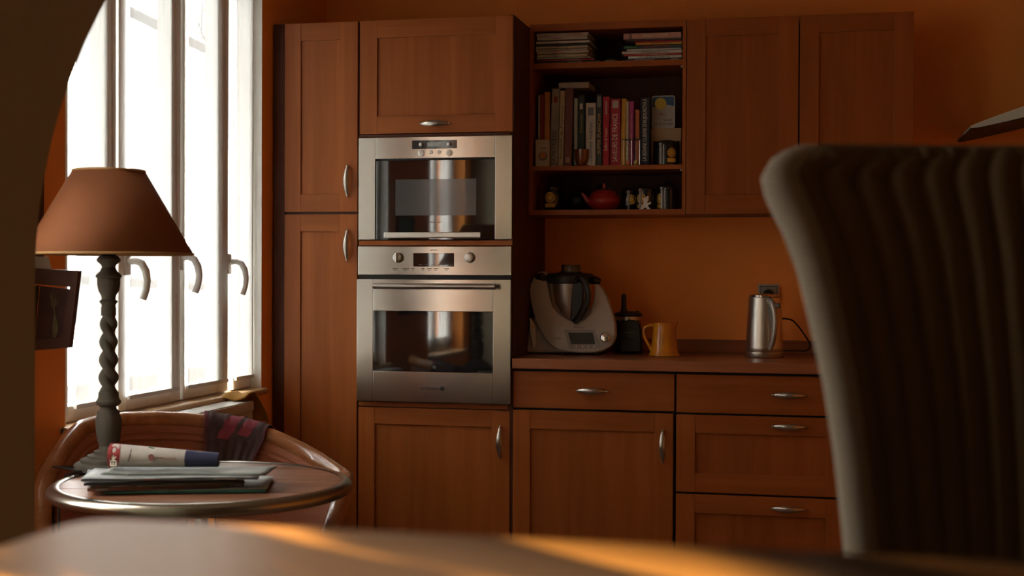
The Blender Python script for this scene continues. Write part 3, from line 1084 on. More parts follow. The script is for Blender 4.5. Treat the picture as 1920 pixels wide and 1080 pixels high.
# ------------------------------------------------------------------ things on the shelves
def canister(u0, u1, vt, zb, y, label, disc=None, plate=None, knobv=None, clasp=None, sq=.95, m=BLACKG):
    a, b = at('y', y, u0, 380).x, at('y', y, u1, 380).x
    cx, r = (a + b) / 2, (b - a) / 2
    h = at('y', y, (u0 + u1) / 2, vt).z - zb
    t = thing('tea_tin', label, 'tin', (cx, y, zb), 'black tea tins')
    bm = NB()
    lathe(bm, [(r * .96, 0), (r, .002), (r, h * .74), (r * .98, h * .75)], (cx, y, zb), 40); obj('body', bm, m, t)
    bm = NB()
    lathe(bm, [(r * .99, h * .75), (r * 1.015, h * .76), (r * 1.015, h * .86), (r * .93, h * .91), (r * .5, h * .97), (r * .2, h)], (cx, y, zb), 40)
    lid = obj('lid', bm, m, t)
    if knobv:
        bm = NB()
        pts = [(cx + r * .42 * math.cos(q), y, zb + h * .90 + .018 * math.sin(q)) for q in [PI * i / 12 for i in range(13)]]
        tube(bm, pts, .003, 8)
        obj('lid_ring', bm, m, lid)
    YEL = bpy.data.materials.get('yellow_label') or mat('yellow_label', (.60, .38, .06), .5)
    if disc:
        du, dv, dr_, yaw = disc
        # curved round label hugging the tin
        bm = NB()
        pz_ = at('y', y - r, du, dv).z
        rows = 14
        ang0 = yaw
        V = {}
        cvert = []
        for rad in (0.0, .5, .8, 1.0):
            ring = []
            for k in range(28):
                q = 2 * PI * k / 28
                ax_ = ang0 + (dr_ * rad * math.cos(q)) / r
                zz = pz_ + dr_ * rad * math.sin(q)
                ring.append(bm.verts.new((cx + (r + .0007) * math.sin(ax_), y - (r + .0007) * math.cos(ax_), zz)))
            cvert.append(ring)
        for i, (A, B) in enumerate(zip(cvert, cvert[1:])):
            for k in range(28):
                f = bm.faces.new((A[k], A[(k + 1) % 28], B[(k + 1) % 28], B[k]))
                f.material_index = 1 if (i == 1 and k % 2) else 0
        obj('round_label', bm, [YEL, mat('brown_print', (.10, .05, .02), .6)], t)
        if plate:
            bm = NB()
            z0, z1 = pz_ - dr_ - .018, pz_ - dr_ - .003
            def fn(s, q): 
                ax_ = ang0 + (s - .5) * 2 * dr_ / r
                return (cx + (r + .0007) * math.sin(ax_), y - (r + .0007) * math.cos(ax_), max(zb + .002, z0) + (z1 - max(zb + .002, z0)) * q)
            sheet(bm, fn, 8, 1)
            obj('name_label', bm, YEL, t)
    if clasp is not None:
        bm = NB()
        ax_ = clasp
        px_, py_ = cx + (r + .002) * math.sin(ax_), y - (r + .002) * math.cos(ax_)
        tube(bm, [(px_, py_, zb + .003), (px_, py_, zb + h * .74)], .0045, 8)
        obj('clip_strip', bm, mat('clip_grey', (.36, .40, .42), .4), t)
        bm = NB(); lathe(bm, [(.004, 0), (.0065, .002), (.0065, .009), (.004, .011)], (px_, py_, zb + h * .74), 12)
        obj('clip_head', bm, GREYP, t)
    return t
ZB = 1.4592
canister(1019, 1053, 345, ZB, .335, 'black tea tin with round yellow label, alone at the dark shelf end', disc=(1035, 370, .0205, -.12), plate=True)
canister(1165, 1197, 352, ZB, .385, 'black tea tin beside the red teapot, dim label behind a clip', disc=(1187, 374, .019, .3), clasp=.0)
canister(1192, 1229, 348, ZB, .345, 'black tea tin with bright yellow label behind the white walking figure', disc=(1204, 372, .019, -.35), plate=True, clasp=-.42)
canister(1232, 1273, 344, ZB, .345, 'fluted black tea tin with a ring handle on its lid', disc=(1238, 372, .019, -.85), plate=True, knobv=1, clasp=-.45, sq=1)
canister(1229, 1271, 262, ZS1 + .0004, .315, 'black tea tin on the middle shelf in front of the wooden block', disc=(1261, 286, .0175, .55), plate=True, clasp=-.45)
# teapots
def teapot(u0, u1, vt, y, m, label, right=False):
    a, b = at('y', y, u0, 380).x, at('y', y, u1, 380).x
    cx, r = (a + b) / 2, (b - a) / 2
    h = at('y', y, (u0 + u1) / 2, vt).z - ZB
    t = thing('teapot', label, 'teapot', (cx, y, ZB))
    bm = NB()
    lathe(bm, [(r * .55, 0), (r * .78, h * .10), (r * .97, h * .38), (r, h * .52), (r * .97, h * .6), (r * .985, h * .63), (r * .88, h * .80), (r * .86, h * .82), (r * .70, h * .95), (r * .66, h * .97)], (cx, y, ZB), 44)
    obj('body', bm, m, t)
    bm = NB()
    lathe(bm, [(r * .70, h * .97), (r * .70, h * 1.0), (r * .5, h * 1.08), (r * .15, h * 1.12)], (cx, y, ZB), 36)
    lid = obj('lid', bm, m, t)
    bm = NB()
    lathe(bm, [(.003, h * 1.10), (.004, h * 1.18), (.0065, h * 1.27), (.0065, h * 1.36), (.003, h * 1.42)], (cx, y, ZB), 16)
    obj('knob', bm, m, lid)
    bm = NB()
    tube(bm, [(cx - r * .75, y - .01, ZB + h * .38), (cx - r * 1.0, y - .012, ZB + h * .52), (cx - r * 1.18, y - .013, ZB + h * .78), (cx - r * 1.32, y - .014, ZB + h * .90)], [.014, .0115, .008, .006], 14)
    obj('spout', bm, m, t)
    bm = NB()
    pts = [(cx + (.62 * r) * math.cos(q), y + .018, ZB + h * .9 + (.5 * h) * math.sin(q)) for q in [PI * (.0 + i / 14) for i in range(15)]]
    tube(bm, pts, .003, 8)
    obj('bail_handle', bm, BLACKP, t)
    return t
REDC = mat('red_enamel', (.34, .022, .018), .32, coat=.3)
teapot(1102, 1163, 359, .365, REDC, 'squat red cast iron teapot on the lowest shelf')
teapot(1062, 1104, 362, .48, mat('black_iron', (.012, .012, .011), .5), 'black iron teapot in the dark, behind the red teapot spout')
# walking figure
p = at('y', .29, 1209, 392)
poly = [(1198.5, 393), (1203, 388), (1207, 380), (1205.5, 374), (1207, 371), (1212, 369.5), (1213, 367.5), (1217, 368), (1215.5, 371), (1216, 375), (1213, 379), (1216, 381), (1219, 378), (1221, 380), (1219, 383), (1214, 385), (1217, 389), (1220, 391), (1218, 393), (1213, 393), (1210, 388), (1206, 392.8)]
t = thing('walking_figure', 'small flat white figure of a walking pedestrian before the tea tins', 'figurine', (p.x, .29, ZB))
bm = NB()
pp = []
for u, v in poly:
    q = at('y', .29, u, v)
    pp.append((q.x, max(q.z, ZB + .0003)))
prism(bm, pp, .288, .292)
obj('silhouette', bm, mat('white_resin', (.70, .70, .66), .5), t)
# dish on the top shelf
p = at('y', .36, 1147, 114)
t = thing('small_dish', 'small upturned round dish between the two flat stacks', 'dish', (p.x, .36, ZS2))
bm = NB()
lathe(bm, [(.030, .0008), (.033, .006), (.030, .014), (.018, .021), (.004, .024)], (p.x, .36, ZS2), 36)
obj('bowl', bm, mat('glazed_grey_green', (.22, .23, .18), .3), t)
bm = NB(); lathe(bm, [(.0325, .0004), (.035, .003), (.0335, .008), (.0325, .0085)], (p.x, .36, ZS2), 36)
obj('rim', bm, mat('glazed_cream', (.42, .42, .36), .3), t)
# amber cup
YC = .278
a, b = at('y', YC, 1074, 295).x, at('y', YC, 1104, 295).x
cx, r = (a + b) / 2, (b - a) / 2
zt = at('y', YC, 1089, 279.5).z - ZS1
t = thing('glass_cup', 'amber glass cup with curled handle standing before the books', 'cup', (cx, YC + r, ZS1))
AMB = mat('amber_glass', (.20, .055, .010), .06, coat=1.0)
bm = NB()
z0 = ZS1 + .0005
lathe(bm, [(r * .6, 0), (r * .95, .002), (r * .98, .004), (r * .7, .007), (r * .82, .014), (r * .95, .03), (r, zt), (r * .94, zt), (r * .88, .03), (r * .6, .012), (r * .1, .010)], (cx, YC + r, z0), 40)
obj('bowl', bm, AMB, t)
bm = NB()
hc = cx + r
tube(bm, [(hc - .003, YC + r, z0 + zt * .85), (hc + .009, YC + r, z0 + zt * .92), (hc + .017, YC + r, z0 + zt * .75), (hc + .013, YC + r, z0 + zt * .5), (hc + .004, YC + r, z0 + zt * .42), (hc + .014, YC + r, z0 + zt * .25), (hc + .008, YC + r, z0 + zt * .1)], .0032, 8)
obj('handle', bm, mat('dark_amber', (.05, .02, .008), .1, coat=1.0), t)
# sand timer
YC = .283
a, b = at('y', YC, 1169, 290).x, at('y', YC, 1201, 290).x
zt = at('y', YC, 1185, 262).z
t = thing('sand_timer', 'twin-tube egg timer with orange and yellow sand, before the magenta book', 'timer', ((a + b) / 2, YC, ZS1))
bm = NB(); box(bm, a - .004, b + .002, YC - .012, YC + .010, zt - .002, zt + .001, 0, .0008); box(bm, a, b, YC - .010, YC + .010, ZS1 + .0005, ZS1 + .0025)
obj('end_plates', bm, mat('dark_green_metal', (.03, .045, .03), .4), t)
for f, c in ((.28, (.60, .14, .04)), (.72, (.55, .50, .05))):
    cx = a + (b - a) * f
    hh = zt - ZS1 - .005
    bm = NB()
    lathe(bm, [(.0085, .003), (.0092, .012), (.0085, hh * .42), (.002, hh * .5), (.0085, hh * .58), (.009, hh * .9), (.008, hh)], (cx, YC - .001, ZS1), 20)
    tb = obj('glass_tube', bm, thin_glass('tube_glass' + str(int(f * 100)), (.93, .93, .93)), t)
    bm = NB()
    lathe(bm, [(.0078, .0032), (.0084, .008), (.0070, .014), (.003, .018)], (cx, YC - .001, ZS1), 20)
    obj('sand', bm, mat('sand' + str(int(f * 100)), c, .8), tb)
for f in (.0, .5, 1.0):
    cx = a + .002 + (b - a - .004) * f
    bm = NB(); tube(bm, [(cx, YC - .011, ZS1 + .0005), (cx, YC - .011, zt - .001)], .0011, 8); obj('rod', bm, CHROME, t)
# wooden block, box under it and the tin sign
ya = .345
a, b = at('y', ya, 1220.5, 250).x, min(at('y', ya, 1277, 250).x, 1.1925)
zb0, zb1 = at('y', ya, 1245, 265).z, at('y', ya, 1245, 240.5).z
t = thing('wooden_box', 'plain open-fronted wooden box behind the tin on the middle shelf', 'box', ((a + b) / 2, ya + .06, ZS1))
PINE = wood('pale_pine', (.38, .24, .12), (.52, .36, .20), 'x', .6)
bm = NB(); box(bm, a, b, ya, ya + .12, zb0, zb1, 0, .0015); obj('top_board', bm, PINE, t)
for q0, q1 in ((a, a + .008), (b - .006, b)):
    bm = NB(); box(bm, q0, q1, ya + .004, ya + .12, ZS1 + .0004, zb0); obj('side_board', bm, PINE, t)
bm = NB(); box(bm, a + .008, b - .006, ya + .10, ya + .116, ZS1 + .0004, zb0); obj('back_board', bm, mat('box_red', (.14, .03, .02), .7), t)
ys = .357
q = [at('y', ys, u, v) for u, v in ((1222, 240), (1265.5, 179))]
x0, x1, z0, z1 = q[0].x, q[1].x, zb1 + .0006, q[1].z
t = thing('tin_sign', 'small enamelled ski postcard sign with sun and snow slope on the box', 'sign', ((x0 + x1) / 2, ys, z0))
def rrect(x0, x1, z0, z1, r, n=6):
    o_ = []
    for cx, cz, a0 in ((x1 - r, z1 - r, 0), (x0 + r, z1 - r, 90), (x0 + r, z0 + r, 180), (x1 - r, z0 + r, 270)):
        for i in range(n + 1):
            a = R(a0 + 90 * i / n)
            o_.append((cx + r * math.cos(a), cz + r * math.sin(a)))
    return o_
bm = NB(); prism(bm, rrect(x0, x1, z0, z1, .008), ys, ys + .004); pl = obj('plate', bm, mat('sign_border', (.55, .53, .46), .4), t)
bm = NB(); prism(bm, rrect(x0 + .003, x1 - .003, z0 + .003, z1 - .003, .006), ys - .0004, ys); obj('sky_picture', bm, mat('sign_blue', (.03, .11, .24), .4), pl)
W, H = x1 - x0, z1 - z0
bm = NB(); prism(bm, [(x0 + .003, z0 + .005), (x0 + .006, z0 + .003), (x1 - .006, z0 + .003), (x1 - .003, z0 + .006), (x1 - .003, z0 + H * .68), (x0 + W * .65, z0 + H * .72), (x0 + W * .35, z0 + H * .62), (x0 + .003, z0 + H * .66)], ys - .0008, ys - .0003)
obj('snow_picture', bm, mat('sign_snow', (.44, .43, .38), .4), pl)
bm = NB(); lathe(bm, [(W * .25, 0), (W * .25, -.0005)], (x0 + W * .38, ys - .0008, z0 + H * .76), 28, axis='y'); obj('sun_picture', bm, mat('sign_sun', (.62, .48, .05), .4), pl)
bm = NB(); prism(bm, [(x0 + W * .28, z0 + H * .40), (x0 + W * .42, z0 + H * .48), (x0 + W * .52, z0 + H * .44), (x0 + W * .40, z0 + H * .43)], ys - .0012, ys - .0008)
prism(bm, [(x0 + W * .42, z0 + H * .42), (x0 + W * .56, z0 + H * .40), (x0 + W * .54, z0 + H * .38)], ys - .0012, ys - .0008)
obj('skier_picture', bm, mat('sign_red', (.30, .05, .03), .5), pl)
text(pl, 'HUEZ', (x0 + W * .72, ys - .0012, z0 + H * .25), FACE, .0075, W * .34, BLUET)
text(pl, "L'ALPE D'HUEZ", (x0 + W * .50, ys - .0012, z0 + H * .13), FACE, .0085, W * .82, BLUET)

# ------------------------------------------------------------------ worktop appliances
def mixer():
    y0 = .235
    ZC = .9005
    sc = 1.0
    t = thing('food_processor', 'white cooking food processor with steel jug and touch screen', 'appliance', (.762, .33, ZC))
    BODY = mat('mixer_white', (.50, .47, .42), .38, bump=.03, bscale=400)
    def Q(u, v, y=y0):
        p = at('y', y, u, v)
        return (p.x, p.z)
    def lean(bm, k=.22):
        # lean the shield back: its foot forward, its horns back
        for v in bm.verts:
            v.co.y += (v.co.z - ZC) * k
    outer = [(1012, 508), (1002, 511), (994, 520), (988, 533), (986.6, 546), (990, 566), (995, 583), (1001, 600), (1008, 615), (1017, 631), (1030, 646), (1045, 656), (1060, 660), (1085, 662), (1112, 661.5), (1130, 658), (1143, 651), (1150, 641), (1153, 628), (1151, 607), (1145, 587), (1137, 564), (1126, 543), (1117, 533),
             (1111, 531), (1111, 545), (1109, 565), (1104, 585), (1094, 598), (1080, 604), (1062, 601), (1046, 592), (1032, 577), (1025, 557), (1021, 535), (1021, 519), (1017, 511)]
    # front shield as a crescent: triangulated between outline and its inner edge
    bm = NB()
    pts = [Q(u, v) for u, v in outer]
    pts = [(a, max(b, ZC + .004)) for a, b in pts]
    fs = prism(bm, pts, y0, y0 + .045)
    lean(bm)
    bmesh.ops.triangulate(bm, faces=[f for f in bm.faces if len(f.verts) > 4])
    sh = obj('front_shield', bm, BODY, t, bev=.009)
    for p_ in sh.data.polygons:
        p_.use_smooth = True
    # base and spine behind the shield
    bm = NB()
    xa, xb = Q(989, 600, .30)[0], Q(1128, 600, .30)[0]
    ring = lambda x0, x1, ya, yb, z: [bm.verts.new((x, y, z)) for x, y in ((x0, ya), (x1, ya), (x1, yb), (x0, yb))]
    lv = [ring(xa + .004, xb, y0 + .03, .52, ZC + .006), ring(xa, xb + .004, y0 + .03, .53, ZC + .02), ring(xa + .004, xb, y0 + .05, .52, ZC + .09), ring(xa + .03, xb - .03, y0 + .085, .50, ZC + .16), ring(xa + .05, xb - .05, .30, .47, ZC + .175)]
    for A, B in zip(lv, lv[1:]):
        for k in range(4):
            bm.faces.new((A[k], A[(k + 1) % 4], B[(k + 1) % 4], B[k]))
    bm.faces.new(lv[0]); bm.faces.new(lv[-1])
    obj('base_housing', bm, BODY, t, bev=.012)
    bm = NB()
    a = Q(992, 610, .262); b = Q(1004, 640, .262)
    pts = [Q(u, v, .262) for u, v in ((993, 596), (1003, 612), (1004, 650), (1001, 655), (994, 622))]
    prism(bm, pts, .258, .30)
    obj('side_vent', bm, WHITEP, t, bev=.002)
    # jug
    c = at('y', .36, 1070, 560)
    cx, cy = c.x, .345
    zt, zb = at('y', .345, 1070, 526).z, at('y', .345, 1070, 603).z
    rt = (at('y', .345, 1112, 530).x - at('y', .345, 1029, 530).x) / 2
    bm = NB()
    lathe(bm, [(rt * .50, zb - .005), (rt * .62, zb), (rt * .78, zb + .03), (rt * .92, zb + .08), (rt, zt), (rt * 1.03, zt + .002)], (cx, cy, 0), 48)
    jug = obj('jug', bm, STEELV, t)
    bm = NB()
    lathe(bm, [(rt * 1.04, zt - .012), (rt * 1.10, zt - .008), (rt * 1.12, zt + .016), (rt * 1.04, zt + .024), (rt * .95, zt + .028), (rt * .3, zt + .032)], (cx, cy, 0), 48)
    lid = obj('lid', bm, DGREY, t)
    bm = NB()
    lathe(bm, [(.038, zt + .030), (.038, zt + .058), (.036, zt + .061), (.010, zt + .060)], (cx + .004, cy, 0), 32)
    obj('measuring_cup', bm, mat('smoked_plastic', (.10, .07, .05), .15, coat=.6), lid)
    bm = NB()
    zz = zt + .030
    lathe(bm, [(.046, zt + .0285), (.046, zt + .034), (.040, zt + .036)], (cx + .002, cy, 0), 32)
    obj('cup_collar', bm, BLACKP, lid)
    # locking arms
    for (ua, va, ub, vb) in ((1006, 520, 1024, 524), (1108, 527, 1123, 528)):
        p1, p2 = at('y', .30, ua, va), at('y', .30, ub, vb)
        bm = NB(); tube(bm, [(p1.x, .31, p1.z), ((p1.x + p2.x) / 2, .30, p1.z + .004), (p2.x, .31, p2.z)], [.013, .016, .013], 16)
        obj('locking_arm', bm, BLACKP, t)
    # handle of the jug
    hp = [(1080, 523), (1092, 524), (1099, 534), (1103, 553), (1102, 568), (1095, 583), (1086, 596), (1078, 603)]
    bm = NB()
    ys_ = [.262, .245, .235, .232, .234, .240, .250, .262]
    tube(bm, [Vector((at('y', yy, u, v).x, yy, at('y', yy, u, v).z)) for (u, v), yy in zip(hp, ys_)], [.010, .012, .0115, .011, .011, .0115, .013, .013], 14)
    obj('jug_handle', bm, DGREY, jug)
    bm = NB()
    pts = [Q(u, v, .262) for u, v in ((1073, 524), (1088, 524), (1094, 545), (1092, 570), (1080, 596), (1070, 603), (1071, 560))]
    prism(bm, pts, .262, .285)
    obj('handle_backplate', bm, BLACKP, jug, bev=.003)
    # screen, knob and print on the shield
    def leanpoly(name, uv, m, d, par=sh, bevel=0):
        bm = NB()
        P_ = [Q(u, v) for u, v in uv]
        prism(bm, P_, y0 - .0015 - d, y0 + .001)
        lean(bm)
        return obj(name, bm, m, par, bev=bevel)
    leanpoly('screen_bezel', [(1055.5, 618.5), (1113, 618.5), (1127, 653), (1067, 654)], GREYP, .001)
    leanpoly('touch_screen', [(1064, 624), (1110, 624), (1115.5, 645), (1070.5, 645.5)], BLACKG, .002)
    c = Q(1134.5, 632.5)
    bm = NB(); lathe(bm, [(.0205, .002), (.021, -.006), (.0185, -.010), (.0175, -.018), (.014, -.0205)], (c[0], y0, c[1]), 30, axis='y')
    lean(bm); obj('dial_knob', bm, CHROME, sh)
    zc = c[1]
    for s_, u, v, h, wd in (('thermomix', 1083, 614, .0055, .042), ('VARIO', 1049, 608.5, .003, .014), ('bar', 1109, 608.5, .003, .012), ('TM', 1043, 635, .005, .03)):
        c = Q(u, v)
        tt = text(sh, s_, (c[0], y0 - .0022 + (c[1] - ZC) * .22, c[1]), (R(90 - 12.4), 0, 0), h, wd, LETT)
    for xx in (1078, 1090, 1101, 1112):
        leanpoly('soft_key', [(xx, 648.5), (xx + 3, 648.5), (xx + 3.4, 651), (xx + .4, 651)], WHITEP, .0022)
    bm = NB(); c = at('y', .25, 1085, 664)
    for dx in (-.07, .0, .06):
        lathe(bm, [(.010, -.0002), (.010, .008)], (c.x + dx, .275, ZC), 12)
        lathe(bm, [(.010, -.0002), (.010, .008)], (c.x + dx, .48, ZC), 12)
    obj('rubber_feet', bm, BLACKP, t)
mixer()
# blender jar with pusher
def grinder():
    y = .44
    a, b = at('y', y, 1150, 640).x, at('y', y, 1205, 640).x
    cx, r = (a + b) / 2, (b - a) / 2
    zb = .9005
    Zt = lambda v: at('y', y, 1178, v).z
    t = thing('chopper', 'black electric chopper with steel band and upright rod, behind the yellow jug', 'appliance', (cx, y, zb))
    bm = NB()
    lathe(bm, [(r * .98, 0), (r, .004), (r * .98, Zt(625) - zb), (r * .84, Zt(600) - zb), (r * .82, Zt(599) - zb)], (cx, y, zb), 44)
    bd = obj('body', bm, BLACKG, t)
    bm = NB(); lathe(bm, [(r * .84, Zt(600)), (r * .84, Zt(592.5)), (r * .8, Zt(592))], (cx, y, 0), 44); obj('steel_band', bm, STEELV, t)
    bm = NB(); lathe(bm, [(r * .92, Zt(593)), (r * .96, Zt(591)), (r * .96, Zt(588)), (r * .7, Zt(585)), (r * .3, Zt(583))], (cx, y, 0), 44)
    ld = obj('lid', bm, BLACKP, t)
    c = at('y', y, 1170.5, 560).x
    bm = NB(); lathe(bm, [(.017, Zt(588)), (.013, Zt(582)), (.010, Zt(575)), (.0095, Zt(556)), (.007, Zt(552)), (.002, Zt(550.5))], (c, y - .01, 0), 20)
    obj('rod_handle', bm, BLACKP, ld)
    bm = NB(); lathe(bm, [(.008, Zt(587)), (.007, Zt(582.5))], (cx + .036, y, 0), 12); obj('button', bm, BLACKP, ld)
    bm = NB(); pts = [(at('y', y - r, u, v).x, at('y', y - r, u, v).z) for u, v in ((1163, 660), (1163, 615), (1168, 604), (1180, 599), (1192, 601), (1199, 609), (1202, 622), (1202, 660))]
    prism(bm, pts, y - r - .004, y - r * .4); obj('front_panel', bm, BLACKP, t, bev=.004)
    text(bd, 'Moulinex', (at('y', y - r, 1182, 621).x, y - r - .0045, Zt(622)), FACE, .008, .040, GREYP)
    text(bd, '150 W', (at('y', y - r, 1183, 628).x, y - r - .0045, Zt(629)), FACE, .004, .026, GREYP)
grinder()
# jug
def yjug():
    y = .285
    zb = .9005
    a, b = at('y', y, 1217, 668).x, at('y', y, 1276, 668).x
    cx, r = (a + b) / 2, (b - a) / 2
    cx -= .002
    h = at('y', y, 1246, 605).z - zb
    t = thing('jug', 'mustard yellow glazed jug with side handle on the worktop', 'jug', (cx, y, zb))
    GL_ = mat('mustard_glaze', (.72, .28, .012), .22, coat=.5, bump=.25, bscale=60, var=.15, vscale=20)
    bm = NB()
    pr = [(r * .9, 0), (r, .002), (r * .97, .008), (r * .87, .018), (r * .82, h * .35), (r * .75, h * .65), (r * .71, h * .85), (r * .74, h), (r * .68, h), (r * .66, h * .8), (r * .74, h * .3), (r * .2, .02)]
    lathe(bm, pr, (cx, y, zb), 44)
    for v in bm.verts:      # pull a spout out to the right
        dz = (v.co.z - zb) / h
        if dz > .8 and v.co.x > cx + r * .45 and abs(v.co.y - y) < r * .35:
            v.co.x += .010 * (dz - .8) / .2
            v.co.z += .004 * (dz - .8) / .2
    obj('body', bm, GL_, t)
    bm = NB()
    P_ = [at('y', y, u, v) for u, v in ((1231, 612), (1219, 610), (1209, 614), (1206.5, 622), (1209, 634), (1216, 645), (1222, 656))]
    tube(bm, P_, [.007, .0065, .006, .006, .006, .0065, .008], 12, flat=1.3)
    obj('handle', bm, GL_, t)
yjug()
# kettle
def kettle():
    y = .32
    zb = .9005
    a, b = at('y', y, 1397, 665).x, at('y', y, 1470, 665).x
    cx, r = (a + b) / 2, (b - a) / 2
    Zk = lambda v: at('y', y, 1434, v).z
    t = thing('kettle', 'tapered brushed steel electric kettle in front of the wall socket', 'kettle', (cx, y, zb))
    bm = NB(); lathe(bm, [(r * .98, 0), (r, .002), (r, Zk(659.5) - zb), (r * .96, Zk(658.5) - zb)], (cx, y, zb), 48); bs = obj('power_base', bm, STEELV, t)
    bm = NB()
    zb2 = Zk(658)
    tp = (at('y', y, 1465, 560).x - at('y', y, 1405, 560).x) / 2
    lathe(bm, [(r * .93, zb2), (r * .965, zb2 + .004), (r * .96, Zk(650)), (r * .90, Zk(600)), (tp, Zk(560)), (tp * .99, Zk(557.5)), (tp * .93, Zk(556))], (cx, y, 0), 48)
    bd = obj('body', bm, STEELV, t)
    bm = NB(); lathe(bm, [(tp * .95, Zk(557)), (tp * .93, Zk(553.5)), (tp * .6, Zk(551)), (.006, Zk(550.5))], (cx, y, 0), 40)
    obj('lid', bm, STEEL, t)
    bm = NB()
    yy = y - tp
    hp = [((1441, 561), yy + .006), ((1448, 568), yy - .016), ((1452, 585), yy - .028), ((1453.5, 605), yy - .031), ((1452, 625), yy - .028), ((1449, 642), yy - .022), ((1444, 655), yy - .010)]
    P_ = [Vector((at('y', q, u, v).x, q, at('y', q, u, v).z)) for (u, v), q in hp]
    tube(bm, P_, [.013, .014, .0125, .0115, .0115, .011, .010], 14, flat=.8)
    hd = obj('handle', bm, mat('satin_grey_handle', (.40, .36, .31), .35, .6), t)
    bm = NB()
    pp_ = [(at('y', yy, u, v).x, at('y', yy, u, v).z) for u, v in ((1440, 562), (1447, 562), (1450, 575), (1450, 640), (1446, 650), (1440, 648))]
    prism(bm, pp_, yy - .002, yy + .022); obj('water_gauge', bm, mat('gauge_grey', (.25, .25, .24), .2, coat=.5), t)
    bm = NB(); p1 = at('y', yy - .02, 1450.5, 568); box(bm, p1.x, p1.x + .024, yy - .030, yy - .0, p1.z - .020, p1.z, 0, .002)
    lb = obj('dial_label', bm, BLACKP, t)
    for i in range(3):
        bm = NB(); box(bm, p1.x + .003, p1.x + .021, yy - .0308, yy - .0298, p1.z - .006 - i * .005, p1.z - .003 - i * .005); obj('label_line', bm, GREYP, lb)
    bm = NB()
    y2 = .43
    cords = [((1459, 598), .37), ((1472, 597.5), .40), ((1486, 601), y2), ((1497, 612), y2), ((1509, 629), y2), ((1519, 645), y2), ((1517, 654), y2 - .01), ((1508, 658.0), y2 - .02), ((1490, 657.5), y2 - .03), ((1462, 658), .38)]
    P_ = [Vector((at('y', q, u, v).x, q, max(at('y', q, u, v).z, .9045))) for (u, v), q in cords]
    PP = []
    for i in range(len(P_) - 1):
        p0, p1, p2, p3 = P_[max(i - 1, 0)], P_[i], P_[i + 1], P_[min(i + 2, len(P_) - 1)]
        for k in range(5):
            s = k / 5
            PP.append(.5 * ((2 * p1) + (p2 - p0) * s + (2 * p0 - 5 * p1 + 4 * p2 - p3) * s * s + (3 * p1 - p0 - 3 * p2 + p3) * s ** 3))
    PP.append(P_[-1])
    tube(bm, PP, .0032, 8)
    obj('power_cord', bm, BLACKP, t)
    # cord hangs from the plug behind the kettle
kettle()
t = thing('wall_socket', 'square silver wall socket with a round black plug above the kettle', 'socket', (1.506, .595, 1.133))
bm = NB(); prism(bm, rrect(1.465, 1.547, 1.092, 1.174, .004), .589, .5999); fr_ = obj('outer_frame', bm, mat('socket_silver', (.50, .49, .45), .35, .5), t)
bm = NB(); box(bm, 1.4715, 1.5405, .5875, .5892, 1.0985, 1.1675); obj('seam', bm, DARK, t)
bm = NB(); box(bm, 1.4735, 1.5385, .5855, .5888, 1.1005, 1.1655, 0, .001); obj('face_plate', bm, mat('socket_grey', (.30, .30, .27), .4, .3), t)
bm = NB(); lathe(bm, [(.021, 0), (.021, -.028), (.018, -.034)], (1.506, .586, 1.133), 28, axis='y'); obj('plug', bm, BLACKP, t)

# ------------------------------------------------------------------ range hood
t = thing('range_hood', 'pale curved range hood wing jutting in at the edge above the chair', 'hood', (2.65, .35, 1.72))
HOODM = mat('hood_silver', (.50, .60, .56), .4)
bm = NB()
top, bot = [], []
cxh = 2.65
for i in range(41):
    s = -1 + 2 * i / 40
    x = cxh + s * .433
    k = 1 - abs(s)
    zt_ = 1.735 + .150 * (k ** .92)
    top.append((x, zt_)); bot.append((x, zt_ - .007 - .055 * k ** .62))
prism(bm, top + bot[::-1], .10, .59)
bmesh.ops.triangulate(bm, faces=[f for f in bm.faces if len(f.verts) > 4])
obj('canopy', bm, HOODM, t)
bm = NB()
und = [(a_, b_ - .0005) for a_, b_ in bot]
prism(bm, und + [(a_, b_ - .003) for a_, b_ in und[::-1]], .103, .588)
bmesh.ops.triangulate(bm, faces=[f for f in bm.faces if len(f.verts) > 4])
obj('underside', bm, DARK, t)
bm = NB(); box(bm, 2.53, 2.77, .33, .598, 1.80, 2.54, 0, .003); obj('chimney', bm, HOODM, t)
bm = NB(); lathe(bm, [(.014, 0), (.014, -.004), (.011, -.006)], (2.408, .100, 1.790), 24, axis='y'); obj('control_button', bm, BLACKP, t)
bm = NB(); box(bm, 2.50, 2.80, .16, .50, 1.770, 1.776); obj('filter', bm, DGREY, t)

# ------------------------------------------------------------------ radiator
t = thing('radiator', 'white panel radiator below the window sill', 'radiator', (-.285, -.9, .12))
RADM = mat('radiator_enamel', (.62, .58, .50), .35)
rx0, rx1, ry0, ry1, rz0, rz1 = -.335, -.238, -1.38, -.43, .12, .760
bm = NB()
box(bm, rx1 - .012, rx1 - .004, ry0, ry1, rz0, rz1, 0, .003)
n = 28
for i in range(n):
    yy = ry0 + .02 + (ry1 - ry0 - .04) * (i + .5) / n
    box(bm, rx1 - .004, rx1, yy - .010, yy + .010, rz0 + .03, rz1 - .045, 0, .0015)
box(bm, rx1 - .004, rx1 + .001, ry0, ry1, rz1 - .032, rz1 - .004, 0, .001)
obj('front_panel', bm, RADM, t)
bm = NB(); box(bm, rx0, rx0 + .01, ry0, ry1, rz0, rz1 - .01, 0, .003); obj('back_panel', bm, RADM, t)
for yy in (ry0, ry1 - .004):
    bm = NB(); box(bm, rx0 + .002, rx1 - .002, yy, yy + .004, rz0, rz1, 0, .001); obj('side_cover', bm, RADM, t)
bm = NB()
box(bm, rx0 + .002, rx1 - .002, ry0, ry1, rz1 - .004, rz1, 0, .0015)
obj('top_grille', bm, mat('radiator_top', (.72, .72, .68), .3), t)
